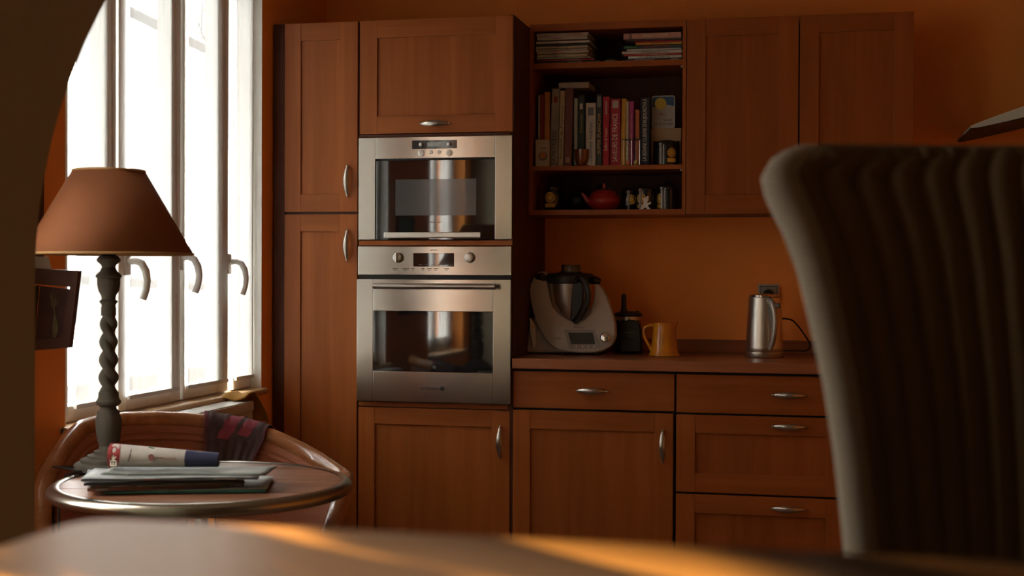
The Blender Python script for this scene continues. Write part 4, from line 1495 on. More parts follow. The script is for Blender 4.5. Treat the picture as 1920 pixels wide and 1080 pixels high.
for yy in (ry0 + .1, ry1 - .1):
    bm = NB(); box(bm, XW + .0005, rx0 + .004, yy - .02, yy + .02, .3, .6); obj('wall_bracket', bm, RADM, t)
bm = NB(); tube(bm, [(-.29, ry0 + .05, .125), (-.29, ry0 + .05, .0)], .008, 10); obj('pipe', bm, RADM, t)
# yellow cloth over the radiator end
YCL = wave_fabric('yellow_knit', (.40, .19, .03), (.56, .30, .06), 90, 'X', bump=.7)
bm = NB()
def ycl(s, q):
    # s across the cloth (in depth), q from the top of the radiator over its end and down
    x = -.340 + .095 * s + .006 * math.sin(q * 6)
    if q < .35:
        k = q / .35
        return (x, -.49 + .08 * k, rz1 + .010 + .016 * math.sin(k * PI * .7) + .004 * math.sin(s * 8))
    k = (q - .35) / .65
    return (x + .02 * k, -.41 + .085 * math.sin(k * PI * .5) + .008 * math.sin(s * 6 + k * 3), rz1 + .024 - .085 * k ** 1.5 - .03 * k * s + .006 * math.sin(s * 9 + k * 6))
sheet(bm, ycl, 14, 22)
o = obj('dust_cloth', bm, YCL, solid=.005)
tag(o, 'crumpled mustard yellow cloth hanging over the radiator end', 'cloth')

# ------------------------------------------------------------------ wall rack and pictures
YR = -1.70
def PR(u, v, y=YR):
    p = at('y', y, u, v); return (p.x, p.z)
t = thing('picture_holder', 'dark wooden holder with a painted vase card, beside the window', 'picture frame', (-.27, YR, 1.10))
tr, br, bl, tl = PR(146.5, 508), PR(130, 652), (XW + .001, 1.000), (XW + .001, 1.222)
FRM = mat('dark_frame_wood', (.075, .032, .022), .5, var=.2, vscale=30)
def lerp2(a, b, s): return (a[0] + (b[0] - a[0]) * s, a[1] + (b[1] - a[1]) * s)
bm = NB()
itl, itr, ibr, ibl = (XW + .02, tl[1] - .042), (tr[0] - .024, tr[1] - .042), (br[0] - .022, br[1] + .026), (XW + .02, bl[1] + .026)
for quad in ((tl, tr, itr, itl), (tr, br, ibr, itr), (br, bl, ibl, ibr), (bl, tl, itl, ibl)):
    prism(bm, list(quad), YR, YR + .018)
obj('frame', bm, FRM, t)
CARD = mat('card_dark', (.045, .012, .012), .6, var=.3, vscale=40)
bm = NB()
prism(bm, [(ibl[0] + .02, ibl[1] - .003), (ibr[0] - .001, ibr[1] - .003), (itr[0] - .002, itr[1] - .006), (itl[0] + .035, itl[1] - .006)], YR + .006, YR + .010)
cd_ = obj('card', bm, CARD, t)
bm = NB(); prism(bm, [(itl[0] - .01, ibl[1] - .002), (ibl[0] + .020, ibl[1] - .002), (itl[0] + .034, itl[1] - .004), (itl[0] - .01, itl[1] - .012)], YR + .0035, YR + .0055)
obj('dark_card', bm, mat('card_green_black', (.008, .012, .008), .4), t)
vz = [(98, 633), (96.5, 625), (96, 612), (98, 600), (99.5, 588), (98.5, 578), (101, 578), (101.5, 588), (104.5, 600), (107, 612), (106, 624), (102, 633)]
bm = NB(); prism(bm, [PR(u, v) for u, v in vz], YR + .0045, YR + .006); obj('painted_vase', bm, mat('vase_green', (.13, .12, .05), .6, var=.4, vscale=60), cd_)
bm = NB()
for i in range(26):
    a = rnd.uniform(-1.1, 1.1)
    l = rnd.uniform(.3, 1)
    c0 = PR(99.5, 578)
    c1 = (c0[0] + .024 * math.sin(a) * l, c0[1] + .052 * math.cos(a) * l)
    tube(bm, [(c0[0], YR + .005, c0[1]), ((c0[0] + c1[0]) / 2 - .002, YR + .005, (c0[1] + c1[1]) / 2), (c1[0], YR + .005, c1[1])], .0005, 4)
fl = obj('painted_sprays', bm, mat('spray_cream', (.20, .14, .07), .7), cd_)
bm = NB()
# letter tucked behind the holder
bm = NB(); prism(bm, [(XW + .002, 1.19), (-.27, 1.19), PR(97, 505, YR + .02), PR(91, 481, YR + .02), (XW + .002, PR(70, 481, YR + .02)[1])], YR + .0195, YR + .0205)
o = obj('letter', bm, mat('letter_paper', (.50, .46, .42), .8))
tag(o, 'sheet of white paper sticking up behind the wooden holder', 'paper')
t = thing('wall_picture', 'dark framed picture with a teal patch, on the orange wall behind the lampshade', 'picture', (XW, -1.75, 1.28))
bm = NB()
box(bm, XW, XW + .012, -1.89, -1.875, 1.20, 1.505); box(bm, XW, XW + .012, -1.635, -1.604, 1.20, 1.505)
box(bm, XW, XW + .012, -1.875, -1.635, 1.49, 1.505); box(bm, XW, XW + .012, -1.875, -1.635, 1.20, 1.215)
obj('frame', bm, FRM, t)
bm = NB(); box(bm, XW, XW + .008, -1.875, -1.635, 1.215, 1.49); obj('print', bm, mat('teal_print', (.01, .13, .12), .5, var=.4, vscale=12), t)

# ------------------------------------------------------------------ tub armchair
def armchair():
    cx, cy = .134, -1.64
    t = thing('tub_armchair', 'rounded tub armchair with bent wooden rim and ribbed terracotta upholstery', 'armchair', (cx, cy, 0))
    RW = wood('honey_bentwood', (.38, .155, .06), (.58, .26, .11), 'x', .25, coat=.5)
    UP = wave_fabric('terracotta_rib', (.30, .105, .050), (.43, .165, .085), 75, 'Z', bump=.35, dist=3)
    SHELL = wood('chair_shell', (.16, .05, .02), (.25, .085, .035), 'z', .4)
    obs = [(60, 905), (85, 872), (92, 842), (110, 818), (140, 801), (180, 788), (230, 781.5), (285, 779.5), (340, 781), (400, 787), (450, 796), (510, 812), (560, 835), (600, 858), (640, 885), (660, 905)]
    def vof(u):
        for (a, b), (c, d) in zip(obs, obs[1:]):
            if a <= u <= c:
                return b + (d - b) * (u - a) / (c - a)
        return obs[0][1] if u < 60 else obs[-1][1]
    def proj(p):
        q = Vector(p) - CAM
        f = q.dot(RF)
        return 960 + FPX * q.dot(RX) / f, 540 + FPX * q.dot(RD) / f
    def plan(a):
        x, y = plan0(a)
        x -= cx; y -= cy
        c_, s_ = math.cos(R(6)), math.sin(R(6))
        return cx + x * c_ - y * s_, cy + x * s_ + y * c_
    def plan0(a):
        if abs(a) <= PI / 2:
            return cx + .374 * math.sin(a), cy + .42 * math.cos(a)
        e = abs(a) - PI / 2
        s = 1 if a > 0 else -1
        return cx + s * (.374 - .00 * e), cy - .36 * e
    def zrim(a):
        if abs(a) <= PI / 2 * .86:
            x, y = plan(a)
            u, _ = proj((x, y, .75))
            return at('y', y, u, vof(u)).z - .012
        b = PI / 2 * .86
        z0 = zrim(math.copysign(b, a) * .999)
        k = (abs(a) - b)
        return z0 - .17 * k - .06 * k * k
    N = 64
    A = [-1.85 + 3.7 * i / N for i in range(N + 1)]
    rim = [Vector((*plan(a), zrim(a))) for a in A]
    # the rim turns down at the front into posts
    def post(p, s):
        return [Vector((p.x - .003 * s, p.y - .024, p.z - .035)), Vector((p.x - .005 * s, p.y - .030, p.z - .10)), Vector((p.x - .012 * s, p.y - .026, .30)), Vector((p.x - .02 * s, p.y - .02, .10))]
    pts = list(reversed(post(rim[0], -1))) + rim + post(rim[-1], 1)
    bm = NB()
    tube(bm, pts, .025, 16, flat=1.0)
    obj('rim', bm, RW, t)
    def inner(a, k, off):
        x, y = plan(a)
        s = 1 - off
        zt = zrim(a) - .012
        zb = .30
        q = k
        sh = 1 - .10 * q
        return (cx + (x - cx) * s * sh, cy + (y - cy) * s * sh, zt + (zb - zt) * q)
    bm = NB(); sheet(bm, lambda s, q: inner(-1.85 + 3.7 * s, q, .045), 64, 20); obj('backrest', bm, UP, t, solid=.02)
    bm = NB()
    tube(bm, [Vector(inner(a, .075, .075)) for a in A], .0055, 8)
    tube(bm, [Vector(inner(a, .040, .070)) for a in A], .0035, 8)
    obj('piping', bm, UP, t)
    bm = NB(); sheet(bm, lambda s, q: inner(-1.85 + 3.7 * s, q * 1.12, -.012), 64, 8); obj('outer_shell', bm, SHELL, t, solid=.012)
    bm = NB()
    lathe(bm, [(.30, .30), (.315, .33), (.315, .40), (.29, .435), (.20, .45), (.02, .452)], (cx, cy - .02, 0), 40); obj('seat', bm, UP, t)
    bm = NB(); lathe(bm, [(.26, .20), (.32, .22), (.32, .30), (.25, .305)], (cx, cy - .02, 0), 40); obj('seat_base', bm, SHELL, t)
    for sx, sy in ((-1, -1), (1, -1), (-1, 1), (1, 1)):
        bm = NB()
        lathe(bm, [(.016, 0), (.020, .05), (.024, .24)], (cx + sx * .2, cy + sy * .19, 0), 14); obj('leg', bm, RW, t)
    # throw over the rim
    C1 = mat('throw_plum', (.068, .040, .040), .9, bump=.5, bscale=500, var=.2, vscale=25)
    C2 = mat('throw_pink', (.24, .04, .06), .9, bump=.5, bscale=500)
    C3 = mat('throw_edge', (.13, .035, .048), .9)
    def ang(u):
        best = min(A, key=lambda a: abs(proj((*plan(a), zrim(a) + .02))[0] - u) if abs(a) < 1.4 else 1e9)
        return best
    a0, a1 = ang(383), ang(513)
    def thr(s, q):
        # q: 0 behind the rim .. 1 hanging in front; right side shorter
        a = a0 + (a1 - a0) * s
        wob = .004 * math.sin(s * 17 + q * 5) + .003 * math.sin(s * 41)
        x, y = plan(a)
        z = zrim(a)
        nx, ny = (x - cx), (y - cy)
        l = math.hypot(nx, ny); nx /= l; ny /= l
        rr = .030
        Ln = .17 * (1 - .30 * s)
        if q < .25:
            k = q / .25
            return (x + nx * (rr + .016 + wob), y + ny * (rr + .016 + wob), z - .07 * (1 - k))
        if q < .5:
            th = PI * (q - .25) / .25
            return (x + nx * rr * math.cos(th) * 1.2, y + ny * rr * math.cos(th) * 1.2, z + (rr + .002) * math.sin(th) + abs(wob) * .5)
        k = (q - .5) / .5
        sh = -.10 * s * k      # pull the free corner inwards
        a2 = a + sh * 1.3
        x2, y2 = plan(a2)
        off = rr * 1.2 + .028 * k + wob * k + .006 * math.sin(s * 9) * k
        return (x2 - nx * off, y2 - ny * off, z - Ln * k)
    bm = NB()
    def mf(s, q):
        if s > .955 or s < .045 or q > .96: return 2
        if .36 < q < .60 and (.40 < s + (q - .36) * .9 < .60 or .68 < s + (q - .36) * .9 < .86 and q < .54): return 1
        return 0
    sheet(bm, thr, 66, 48, mif=mf)
    o = obj('throw', bm, [C1, C2, C3], solid=.004)
    tag(o, 'dark plum throw with pink patches hung over the armchair rim', 'blanket')
armchair()

# ------------------------------------------------------------------ round table
TX, TY, TZ, TR = .298, -1.975, .72, .338
def round_table():
    t = thing('round_side_table', 'round pedestal table with pewter rim and planked wooden top', 'table', (TX, TY, 0))
    TW = [wood('table_plank_a', (.20, .085, .045), (.34, .155, .085), 'x', .35, .8), wood('table_plank_b', (.22, .09, .048), (.37, .17, .095), 'x', .35, .8)]
    ang = R(8)
    npl = 7
    rr = TR - .016
    wdt = 2 * rr / npl
    for i in range(npl):
        lo, hi = -rr + i * wdt + .0009, -rr + (i + 1) * wdt - .0009
        pts = []
        n = 16
        for k in range(n + 1):
            yy = lo + (hi - lo) * k / n
            pts.append((math.sqrt(max(rr * rr - yy * yy, 0)), yy))
        pts += [(-x, y) for x, y in reversed(pts)]
        c = []
        for x, y in pts:
            q = (TX + x * math.cos(ang) - y * math.sin(ang), TY + x * math.sin(ang) + y * math.cos(ang))
            if not c or (abs(q[0] - c[-1][0]) + abs(q[1] - c[-1][1])) > 1e-5:
                c.append(q)
        bm = NB(); prism(bm, c, TZ - .022, TZ - .0005 * (i % 2), plane='xy')
        obj('plank', bm, TW[i % 2], t, bev=.0007)
    bm = NB()
    prof = [(TR - .016, .0015), (TR - .006, .003), (TR + .004, .0), (TR + .011, -.007), (TR + .013, -.015), (TR + .010, -.024), (TR + .0, -.029), (TR - .016, -.028)]
    lathe(bm, prof, (TX, TY, TZ), 96, cap=False)
    obj('rim', bm, PEWTER, t)
    bm = NB(); lathe(bm, [(TR - .03, TZ - .028), (TR - .03, TZ - .0225)], (TX, TY, 0), 64); obj('underside', bm, DARK, t)
    bm = NB(); lathe(bm, [(.036, .02), (.036, TZ - .045), (.09, TZ - .040), (.09, TZ - .034)], (TX, TY, 0), 40); obj('pedestal', bm, CHROME, t)
    bm = NB(); lathe(bm, [(.22, .0005), (.22, .012), (.18, .022), (.05, .03)], (TX, TY, 0), 48); obj('foot_plate', bm, CHROME, t)
round_table()

# papers on the table
def paper_stack():
    zz = TZ + .0016
    PM = lambda n, c, r=.5: mat(n, c, r, var=.35, vscale=14)
    items = [  # front-left px, front-right px, depth, thickness, colours, label
        ((193, 926), (500, 923), .20, .0065, (.03, .17, .14), (.34, .38, .36), 'teal edged magazine at the foot of the pile on the round table', 'magazine'),
        ((163, 922), (460, 912), .20, .0080, (.22, .09, .07), (.20, .16, .13), 'magazine with a brownish red spine, second from the bottom of the pile', 'magazine'),
        ((170, 915), (446, 908), .19, .0055, (.07, .075, .05), (.18, .15, .11), 'narrow olive brown leaflet in the middle of the pile', 'leaflet'),
        ((156, 911), (430, 902), .21, .0060, (.02, .025, .03), (.05, .06, .065), 'black catalogue in the upper half of the pile', 'catalogue'),
        ((151, 903), (486, 899), .16, .0055, (.10, .11, .12), (.28, .30, .29), 'black and white brochure right under the top leaflet', 'brochure'),
        ((188, 890), (500, 892), .13, .0030, (.26, .28, .25), (.17, .18, .16), 'pale open leaflet on top of the pile under the rolled paper', 'leaflet')]
    for i, (fl, fr, d_, th, c, c2, lab, cat) in enumerate(items):
        A_, B_ = at('z', zz, *fl), at('z', zz, *fr)
        dv = B_ - A_
        rz = math.atan2(dv.y, dv.x)
        w_ = dv.length
        nrm = Vector((-math.sin(rz), math.cos(rz), 0))
        p = (A_ + B_) / 2 + nrm * (d_ / 2)
        root = thing(cat, lab, cat, (p.x, p.y, zz), 'papers on the round table', (0, 0, rz))
        w2, d2 = w_ / 2, d_ / 2
        curl = .0022 if i >= 4 else .0012
        bm = NB()
        def fn(s_, q, w2=w2, d2=d2, curl=curl, i=i, th=th):
            return (-w2 + 2 * w2 * s_, -d2 + 2 * d2 * q, th - .0004 + curl * (abs(2 * s_ - 1) ** 5) * (.9 if i % 2 else .3) + .0007 * math.sin(s_ * 9 + i * 2))
        sheet(bm, fn, 20, 4)
        obj('cover', bm, PM('cover_top%d' % i, c2), root, local=True, solid=.0006)
        bm = NB(); box(bm, -w2 + .003, w2 - .003, -d2 + .002, d2 - .002, .0002, th - .0014)
        obj('pages', bm, PM('page_block%d' % i, tuple(k * .8 + .06 for k in c)), root, local=True)
        bm = NB(); box(bm, -w2 + .001, w2 - .004, -d2 - .0004, -d2 + .0010, .0002, th - .0012)
        fo = obj('fold', bm, PM('fold%d' % i, c), root, local=True)
        for k in range(5):
            if i in (1, 2, 4):
                f0 = rnd.uniform(-.95, .8); f1 = f0 + rnd.uniform(.05, .2)
                bm = NB(); box(bm, w2 * f0, w2 * min(f1, .95), -d2 - .0008, -d2 - .0004, .001, th - .002)
                obj('printed_patch', bm, PM('patch%d_%d' % (i, k % 3), ((.30, .28, .24), (.25, .08, .05), (.12, .12, .06))[k % 3]), fo, local=True)
        zz += th + .0010
    return zz
ZP = paper_stack()
def roll():
    zr = ZP + .004
    r0, r1 = .0275, .0165
    y_ = at('z', zr + .02, 205, 872).y
    A_ = at('y', -2.11, 207, 871); B_ = at('y', -2.05, 410, 872)
    A_ = Vector((A_.x, -2.11, zr + r0)); B_ = Vector((B_.x, -2.05, zr + r1 + .0))
    t = thing('rolled_newspaper', 'rolled printed newspaper, red at one end and navy at the other, on the pile', 'newspaper', (A_ + B_) / 2 - Vector((0, 0, r0)))
    mats_ = [mat('roll_white', (.46, .43, .38), .6, var=.12, vscale=40), mat('roll_red', (.28, .02, .02), .5), mat('roll_navy', (.018, .022, .065), .5)]
    d = (B_ - A_); L_ = d.length; d.normalize()
    up = Vector((0, 0, 1)); side = d.cross(up).normalized(); up = side.cross(d)
    bm = NB()
    rings = []
    n = 30
    for i in range(41):
        s = i / 40
        rr = r0 + (r1 - r0) * s
        c = A_ + d * (L_ * s)
        # keep the foot of the roll on the pile
        rings.append([bm.verts.new(c + side * rr * 1.05 * math.cos(2 * PI * k / n) + up * rr * .98 * math.sin(2 * PI * k / n)) for k in range(n)])
    for i, (a, b) in enumerate(zip(rings, rings[1:])):
        for k in range(n):
            f = bm.faces.new((a[k], a[(k + 1) % n], b[(k + 1) % n], b[k]))
            f.smooth = True
            f.material_index = 1 if i < 1 else (2 if i > 27 else 0)
    f = bm.faces.new(rings[0]); f.material_index = 1
    f = bm.faces.new(rings[-1]); f.material_index = 2
    ro = obj('roll', bm, mats_, t)
    # red oval print on the front of the roll with ER
    bm = NB()
    def onroll(s, ph):
        rr = r0 + (r1 - r0) * s + .0006
        return A_ + d * (L_ * s) - side * rr * 1.05 * math.cos(ph) * -1 + up * rr * .98 * math.sin(ph) if False else A_ + d * (L_ * s) + side * (rr * 1.05 * math.cos(ph)) + up * (rr * .98 * math.sin(ph))
    g = []
    cen = bm.verts.new(onroll(.055, R(15)))
    ring = [bm.verts.new(onroll(.058 + .056 * math.cos(q), R(12) + 1.45 * math.sin(q))) for q in [2 * PI * k / 28 for k in range(28)]]
    mid = [bm.verts.new(onroll(.055 + .03 * math.cos(q), R(15) + .7 * math.sin(q))) for q in [2 * PI * k / 28 for k in range(28)]]
    for k in range(28):
        bm.faces.new((cen, mid[k], mid[(k + 1) % 28])); bm.faces.new((mid[k], ring[k], ring[(k + 1) % 28], mid[(k + 1) % 28]))
    obj('red_oval', bm, mats_[1], ro)
    p = onroll(.045, R(-5)) + side * .0012
    text(ro, 'ER', onroll(.062, R(-22)) + side * .0022, UPW, .016, .022, CREAMT)
    # spoon motif and a stroke
    bm = NB()
    c = onroll(.40, R(5)) + side * .0006
    lathe(bm, [(.008, 0), (.008, -.0006)], (c.x, c.y, c.z), 20, axis='y')
    c2 = onroll(.47, R(5)) + side * .0004
    box(bm, c.x + .006, c2.x + .012, c2.y - .0008, c2.y + .0002, c2.z - .001, c2.z + .001)
    obj('spoon_motif', bm, mat('motif_brown', (.13, .03, .02), .6), ro)
    text(ro, 'cuisine', onroll(.57, R(5)) + side * .0008, (R(90), 0, R(10)), .007, .03, mat('motif_text', (.30, .12, .08), .6))
    text(ro, 'les recettes', onroll(.30, R(-20)) + side * .0008, (R(80), 0, R(10)), .006, .05, GREYP)
    bm = NB(); tube(bm, [onroll(.19, R(-20)), onroll(.205, R(10)), onroll(.21, R(45))], .0009, 6); obj('ink_stroke', bm, LETT, ro)
    bm = NB(); tube(bm, [onroll(.36, R(72)), onroll(.41, R(66))], .0012, 6); obj('green_mark', bm, mat('green_print', (.06, .18, .04), .6), ro)
roll()

# ------------------------------------------------------------------ lamp
def lamp():
    lx, ly = .004, -1.882
    zb = TZ + .004
    t = thing('table_lamp', 'tall lamp with grey barley-twist wooden stem and terracotta cone shade', 'lamp', (lx, ly, zb))
    WD = mat('weathered_grey_wood', (.078, .069, .053), .8, bump=.4, bscale=120, var=.25, vscale=25, stretch=(1, 1, .3))
    Zv = lambda v: at('y', ly, 203, v).z
    S = 1 / 745.0
    bm = NB()
    lathe(bm, [(.076, 0), (.082, .003), (.082, .016), (.078, .019), (.066, .020), (.066, .028), (.062, .030), (.052, .031), (.050, .038), (.036, .040), (.034, .048), (.025, .050), (.022, .060)], (lx, ly, zb), 48)
    obj('foot', bm, WD, t)
    bm = NB()
    prof = [(.020, Zv(852)), (.018, Zv(846)), (.021, Zv(838)), (.0215, Zv(834)), (.027, Zv(826)), (.031, Zv(800)), (.0315, Zv(787)), (.0285, Zv(779)), (.0265, Zv(775)), (.0270, Zv(771)), (.020, Zv(767)), (.019, Zv(763)), (.029, Zv(757)), (.0305, Zv(752)), (.027, Zv(749)), (.0245, Zv(744)), (.024, Zv(735))]
    lathe(bm, [(r, z - 0) for r, z in prof], (lx, ly, 0), 40)
    obj('lower_baluster', bm, WD, t)
    # twist: two strands wound together
    bm = NB()
    z0, z1 = Zv(742), Zv(585)
    turns = 2.35
    n = 130
    rings = []
    K = 40
    for i in range(n + 1):
        s = i / n
        z = z0 + (z1 - z0) * s
        ph = -turns * 2 * PI * s * 1.0 + .6
        base = .0245 - .0045 * s
        am = min(1, s * 12, (1 - s) * 14)
        ring = []
        for k in range(K):
            a = 2 * PI * k / K
            c_ = abs(math.cos(a - ph))
            dd, rs = base * .43, base * .60
            rr = dd * c_ + math.sqrt(rs * rs - dd * dd * (1 - c_ * c_))
            rr = base * .85 * (1 - am) + rr * am
            ring.append(bm.verts.new((lx + rr * math.cos(a), ly + rr * math.sin(a), z)))
        rings.append(ring)
    for a, b in zip(rings, rings[1:]):
        for k in range(K):
            f = bm.faces.new((a[k], a[(k + 1) % K], b[(k + 1) % K], b[k])); f.smooth = True
    bm.faces.new(rings[0]); bm.faces.new(rings[-1])
    obj('twisted_stem', bm, WD, t)
    bm = NB()
    prof = [(.018, Zv(592)), (.018, Zv(578)), (.0165, Zv(572)), (.0225, Zv(565)), (.0165, Zv(561)), (.0175, Zv(555)), (.0245, Zv(545)), (.0275, Zv(534)), (.0275, Zv(522)), (.0315, Zv(519)), (.0300, Zv(515)), (.021, Zv(509)), (.016, Zv(501)), (.018, Zv(497)), (.028, Zv(490)), (.0285, Zv(486)), (.022, Zv(480))]
    lathe(bm, prof, (lx, ly, 0), 40)
    obj('upper_baluster', bm, WD, t)
    bm = NB(); lathe(bm, [(.017, Zv(482)), (.019, Zv(478)), (.026, Zv(472)), (.026, Zv(466)), (.019, Zv(464)), (.019, Zv(440))], (lx, ly, 0), 28); obj('bulb_socket', bm, BLACKP, t)
    bm = NB(); lathe(bm, [(.012, Zv(440)), (.028, Zv(415)), (.030, Zv(400)), (.02, Zv(385)), (.004, Zv(378))], (lx, ly, 0), 24); obj('bulb', bm, mat('bulb_glass', (.7, .7, .66), .2), t)
    SH = mat('terracotta_shade', (.20, .062, .014), .85, bump=.25, bscale=500)
    zlo, zhi = Zv(476), at('y', ly, 196, 321).z
    rl, rh = .2025, .0855
    bm = NB()
    lathe(bm, [(rl, zlo), (rl * .5 + rh * .5, (zlo + zhi) / 2), (rh, zhi)], (lx, ly, 0), 96, cap=False)
    sh = obj('lamp_shade', bm, SH, t, solid=.002)
    bm = NB()
    for rr, zz in ((rl, zlo), (rh, zhi)):
        tube(bm, [(lx + rr * math.cos(2 * PI * k / 72), ly + rr * math.sin(2 * PI * k / 72), zz) for k in range(72)], .0032, 8, closed=True)
    obj('shade_trim', bm, mat('shade_trim', (.36, .20, .07), .8), sh)
    bm = NB()
    for k in range(3):
        a = 2 * PI * k / 3 + .4
        tube(bm, [(lx + .01 * math.cos(a), ly + .01 * math.sin(a), zhi - .01), (lx + rh * math.cos(a), ly + rh * math.sin(a), zhi - .002)], .0015, 6)
    tube(bm, [(lx, ly, Zv(378)), (lx, ly, zhi - .009)], .002, 6)
    obj('shade_carrier', bm, NICKEL, sh)
    bm = NB()
    cpts = [(lx - .07, ly - .02, zb + .006), (lx - .12, ly - .05, zb + .010), (TX - TR * .93, TY + .0, zb + .008), (TX - TR - .005, TY - .02, TZ + .006), (TX - TR - .024, TY - .02, TZ - .03), (TX - TR - .024, TY - .01, .3), (TX - TR - .03, TY + .05, .01)]
    tube(bm, cpts, .003, 8)
    obj('power_cord', bm, BLACKP, t)
lamp()

# ------------------------------------------------------------------ dining table in front
def dining_table():
    x0, x1, y0, y1, zt = 1.317, 2.75, -5.22, -4.283, 1.074
    t = thing('dining_table', 'large glossy wooden dining table filling the bottom edge of view', 'table', ((x0 + x1) / 2, (y0 + y1) / 2, .34))
    m, n, L, p = nt('sun_banded_table_wood')
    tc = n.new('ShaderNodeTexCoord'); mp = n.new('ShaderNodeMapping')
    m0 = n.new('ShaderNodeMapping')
    m0.inputs['Rotation'].default_value = (0, 0, R(33))  # wood figure turned to paint golden sun bands into the colour
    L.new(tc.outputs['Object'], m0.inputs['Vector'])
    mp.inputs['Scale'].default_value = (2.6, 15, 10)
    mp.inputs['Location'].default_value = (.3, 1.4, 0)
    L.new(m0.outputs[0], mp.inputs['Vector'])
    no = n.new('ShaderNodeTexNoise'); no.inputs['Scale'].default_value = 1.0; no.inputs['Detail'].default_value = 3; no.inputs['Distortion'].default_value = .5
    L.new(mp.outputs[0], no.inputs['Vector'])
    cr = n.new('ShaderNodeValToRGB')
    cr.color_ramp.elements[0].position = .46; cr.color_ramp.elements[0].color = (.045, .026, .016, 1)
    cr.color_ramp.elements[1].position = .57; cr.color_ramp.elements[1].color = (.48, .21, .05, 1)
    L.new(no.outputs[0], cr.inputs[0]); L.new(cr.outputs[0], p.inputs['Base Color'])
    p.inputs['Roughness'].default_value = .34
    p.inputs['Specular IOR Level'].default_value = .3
    bm = NB()
    pl = []
    r = .03
    for cx_, cy_, a0 in ((x1 - r, y1 - r, 0), (x0 + r, y1 - r, 90), (x0 + r, y0 + r, 180), (x1 - r, y0 + r, 270)):
        for i in range(7):
            a = R(a0 + 15 * i); pl.append((cx_ + r * math.cos(a), cy_ + r * math.sin(a)))
    prism(bm, pl, zt - .03, zt, plane='xy')
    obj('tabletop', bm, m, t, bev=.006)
    DW = wood('table_leg_wood', (.14, .055, .02), (.25, .11, .04), 'z', .4)
    bm = NB()
    box(bm, x0 + .08, x1 - .08, y1 - .09, y1 - .07, zt - .11, zt - .03); box(bm, x0 + .08, x1 - .08, y0 + .07, y0 + .09, zt - .11, zt - .03)
    box(bm, x0 + .08, x0 + .10, y0 + .09, y1 - .09, zt - .11, zt - .03); box(bm, x1 - .10, x1 - .08, y0 + .09, y1 - .09, zt - .11, zt - .03)
    obj('apron', bm, DW, t)
    for sx in (x0 + .06, x1 - .12):
        for sy in (y0 + .05, y1 - .11):
            bm = NB(); box(bm, sx, sx + .06, sy, sy + .06, .34, zt - .03, 0, .004); obj('leg', bm, DW, t)
dining_table()

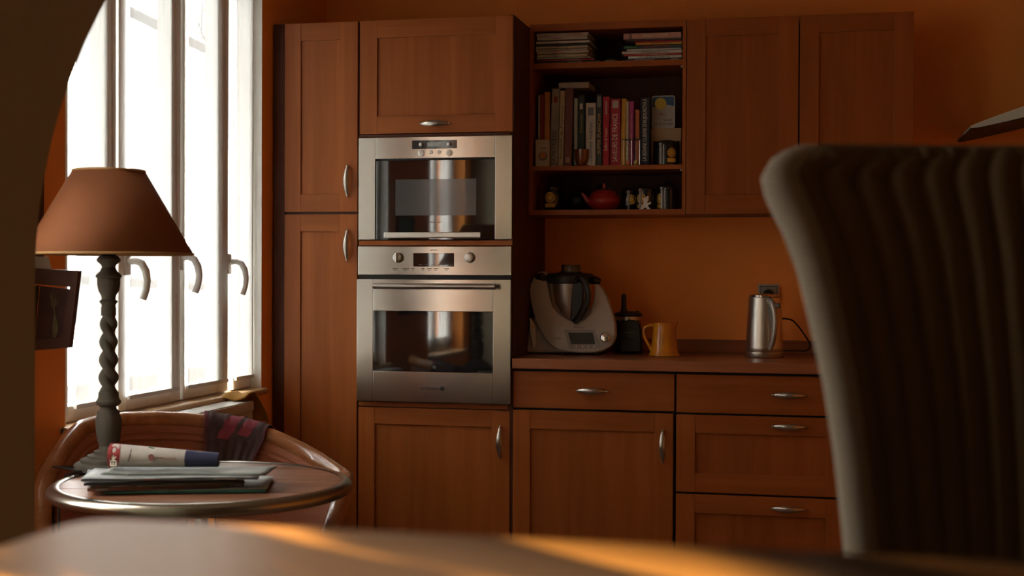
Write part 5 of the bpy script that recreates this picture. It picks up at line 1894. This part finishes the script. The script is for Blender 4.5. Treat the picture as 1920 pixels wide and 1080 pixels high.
# ------------------------------------------------------------------ wicker chair
def wicker_chair():
    cx, yb = 1.935, -3.755
    t = thing('wicker_chair', 'high flared wicker dining chair with a pale woven edge, beyond the table', 'chair', (cx, -3.95, .34), rot=(0, 0, 0))
    m, n, L, p = nt('dark_wicker')
    p.inputs['Roughness'].default_value = .75
    tc = n.new('ShaderNodeTexCoord')
    wv = n.new('ShaderNodeTexWave'); wv.bands_direction = 'Z'; wv.inputs['Scale'].default_value = 62; wv.inputs['Distortion'].default_value = 0
    L.new(tc.outputs['Object'], wv.inputs['Vector'])
    cr = n.new('ShaderNodeValToRGB'); cr.color_ramp.elements[0].color = (.105, .060, .018, 1); cr.color_ramp.elements[1].color = (.175, .108, .036, 1)
    L.new(wv.outputs[1], cr.inputs[0]); L.new(cr.outputs[0], p.inputs['Base Color'])
    b = n.new('ShaderNodeBump'); b.inputs['Strength'].default_value = .4; b.inputs['Distance'].default_value = .002
    L.new(wv.outputs[1], b.inputs['Height']); L.new(b.outputs[0], p.inputs['Normal'])
    WICK = m
    EDGE = wave_fabric('woven_edge', (.27, .21, .13), (.50, .41, .29), 62, 'Z', bump=1.0, dist=1.0, rough=.7)
    obs = [(.30, .176), (.79, .176), (.90, .178), (.986, .183), (1.06, .191), (1.12, .200), (1.17, .211), (1.217, .222), (1.25, .234), (1.275, .246), (1.295, .254), (1.31, .252)]
    def hw(z):
        for (a, b_), (c, d) in zip(obs, obs[1:]):
            if z <= c: return b_ + (d - b_) * max(0, (z - a)) / (c - a)
        return obs[-1][1]
    ztop = 1.313
    def corner(z):   # rounding of the top corners
        k = max(0, (z - (ztop - .030)) / .030)
        return hw(z) - .030 * (1 - math.sqrt(max(0, 1 - k * k)))
    def surf(s, q, off=0):
        z = .79 + (ztop - .79) * (1 - (1 - q) ** 1.6)
        x = (2 * s - 1)
        w_ = corner(z)
        X_ = cx + x * w_
        lean = .10 * (q ** 1.5)
        bow = .055 * x * x
        rib = .0042 * math.cos(2 * PI * x * .25 / .0275)
        return Vector((X_, yb - .0 + lean * .35 - bow * .8 - .03 * (1 - q) + rib + off, z))
    bm = NB(); sheet(bm, lambda s, q: surf(s, q), 160, 60); obj('backrest', bm, WICK, t, solid=.016)
    # woven rolled edge up one side, over the top and down
    path = [surf(0, q / 30) for q in range(31)]
    topp = [surf(s / 40, 1) for s in range(1, 40)]
    right_ = [surf(1, 1 - q / 30) for q in range(31)]
    bm = NB()
    full = path + right_[:0]
    tube(bm, path, [(.0155 + .004 * (i / 30) ** 3) * (1 if i < 27 else 1 - .12 * (i - 26)) for i in range(31)], 14)
    obj('woven_edge', bm, EDGE, t)
    bm = NB(); tube(bm, right_, .0155, 14); obj('woven_edge', bm, EDGE, t)
    bm = NB(); tube(bm, [path[-1]] + topp + [right_[0]], .010, 12); obj('top_edge', bm, WICK, t)
    for i in range(5):
        pass
    bm = NB()
    def seatf(s, q):
        return (cx + (2 * s - 1) * (.20 + .03 * q), yb - .03 - .42 * q, .79 + .012 * math.sin(PI * s) * math.sin(PI * q))
    sheet(bm, seatf, 20, 20); obj('seat', bm, WICK, t, solid=.03)
    bm = NB()
    y_a, y_b = yb - .44, yb - .02
    box(bm, cx - .215, cx + .215, y_a, y_a + .02, .62, .775); box(bm, cx - .19, cx + .19, y_b - .02, y_b, .62, .775)
    box(bm, cx - .215, cx - .195, y_a, y_b, .62, .775); box(bm, cx + .195, cx + .215, y_a, y_b, .62, .775)
    obj('woven_skirt', bm, WICK, t)
    LG = wood('chair_leg_wood', (.08, .035, .015), (.14, .06, .03), 'z', .5)
    for sx in (-1, 1):
        for yy in (y_a + .012, y_b - .012):
            bm = NB(); tube(bm, [(cx + sx * .19, yy, .78), (cx + sx * .195, yy, .34)], .014, 12); obj('leg', bm, LG, t)
wicker_chair()

# ------------------------------------------------------------------ fit lettering to its width
bpy.context.view_layer.update()
for o, wd in FIT:
    if wd:
        k = o.dimensions.x
        if k > 1e-6:
            o.scale.x = wd / k
dg = bpy.context.evaluated_depsgraph_get()
for o, wd in FIT:
    me = bpy.data.meshes.new_from_object(o.evaluated_get(dg))
    q = bpy.data.objects.new('tmp', me)
    COL.objects.link(q)
    q.parent = o.parent
    q.location, q.rotation_euler, q.scale = o.location, o.rotation_euler, o.scale
    nm = o.name.split('.')[0]
    bpy.data.objects.remove(o)
    q.name = nm
bpy.context.view_layer.update()
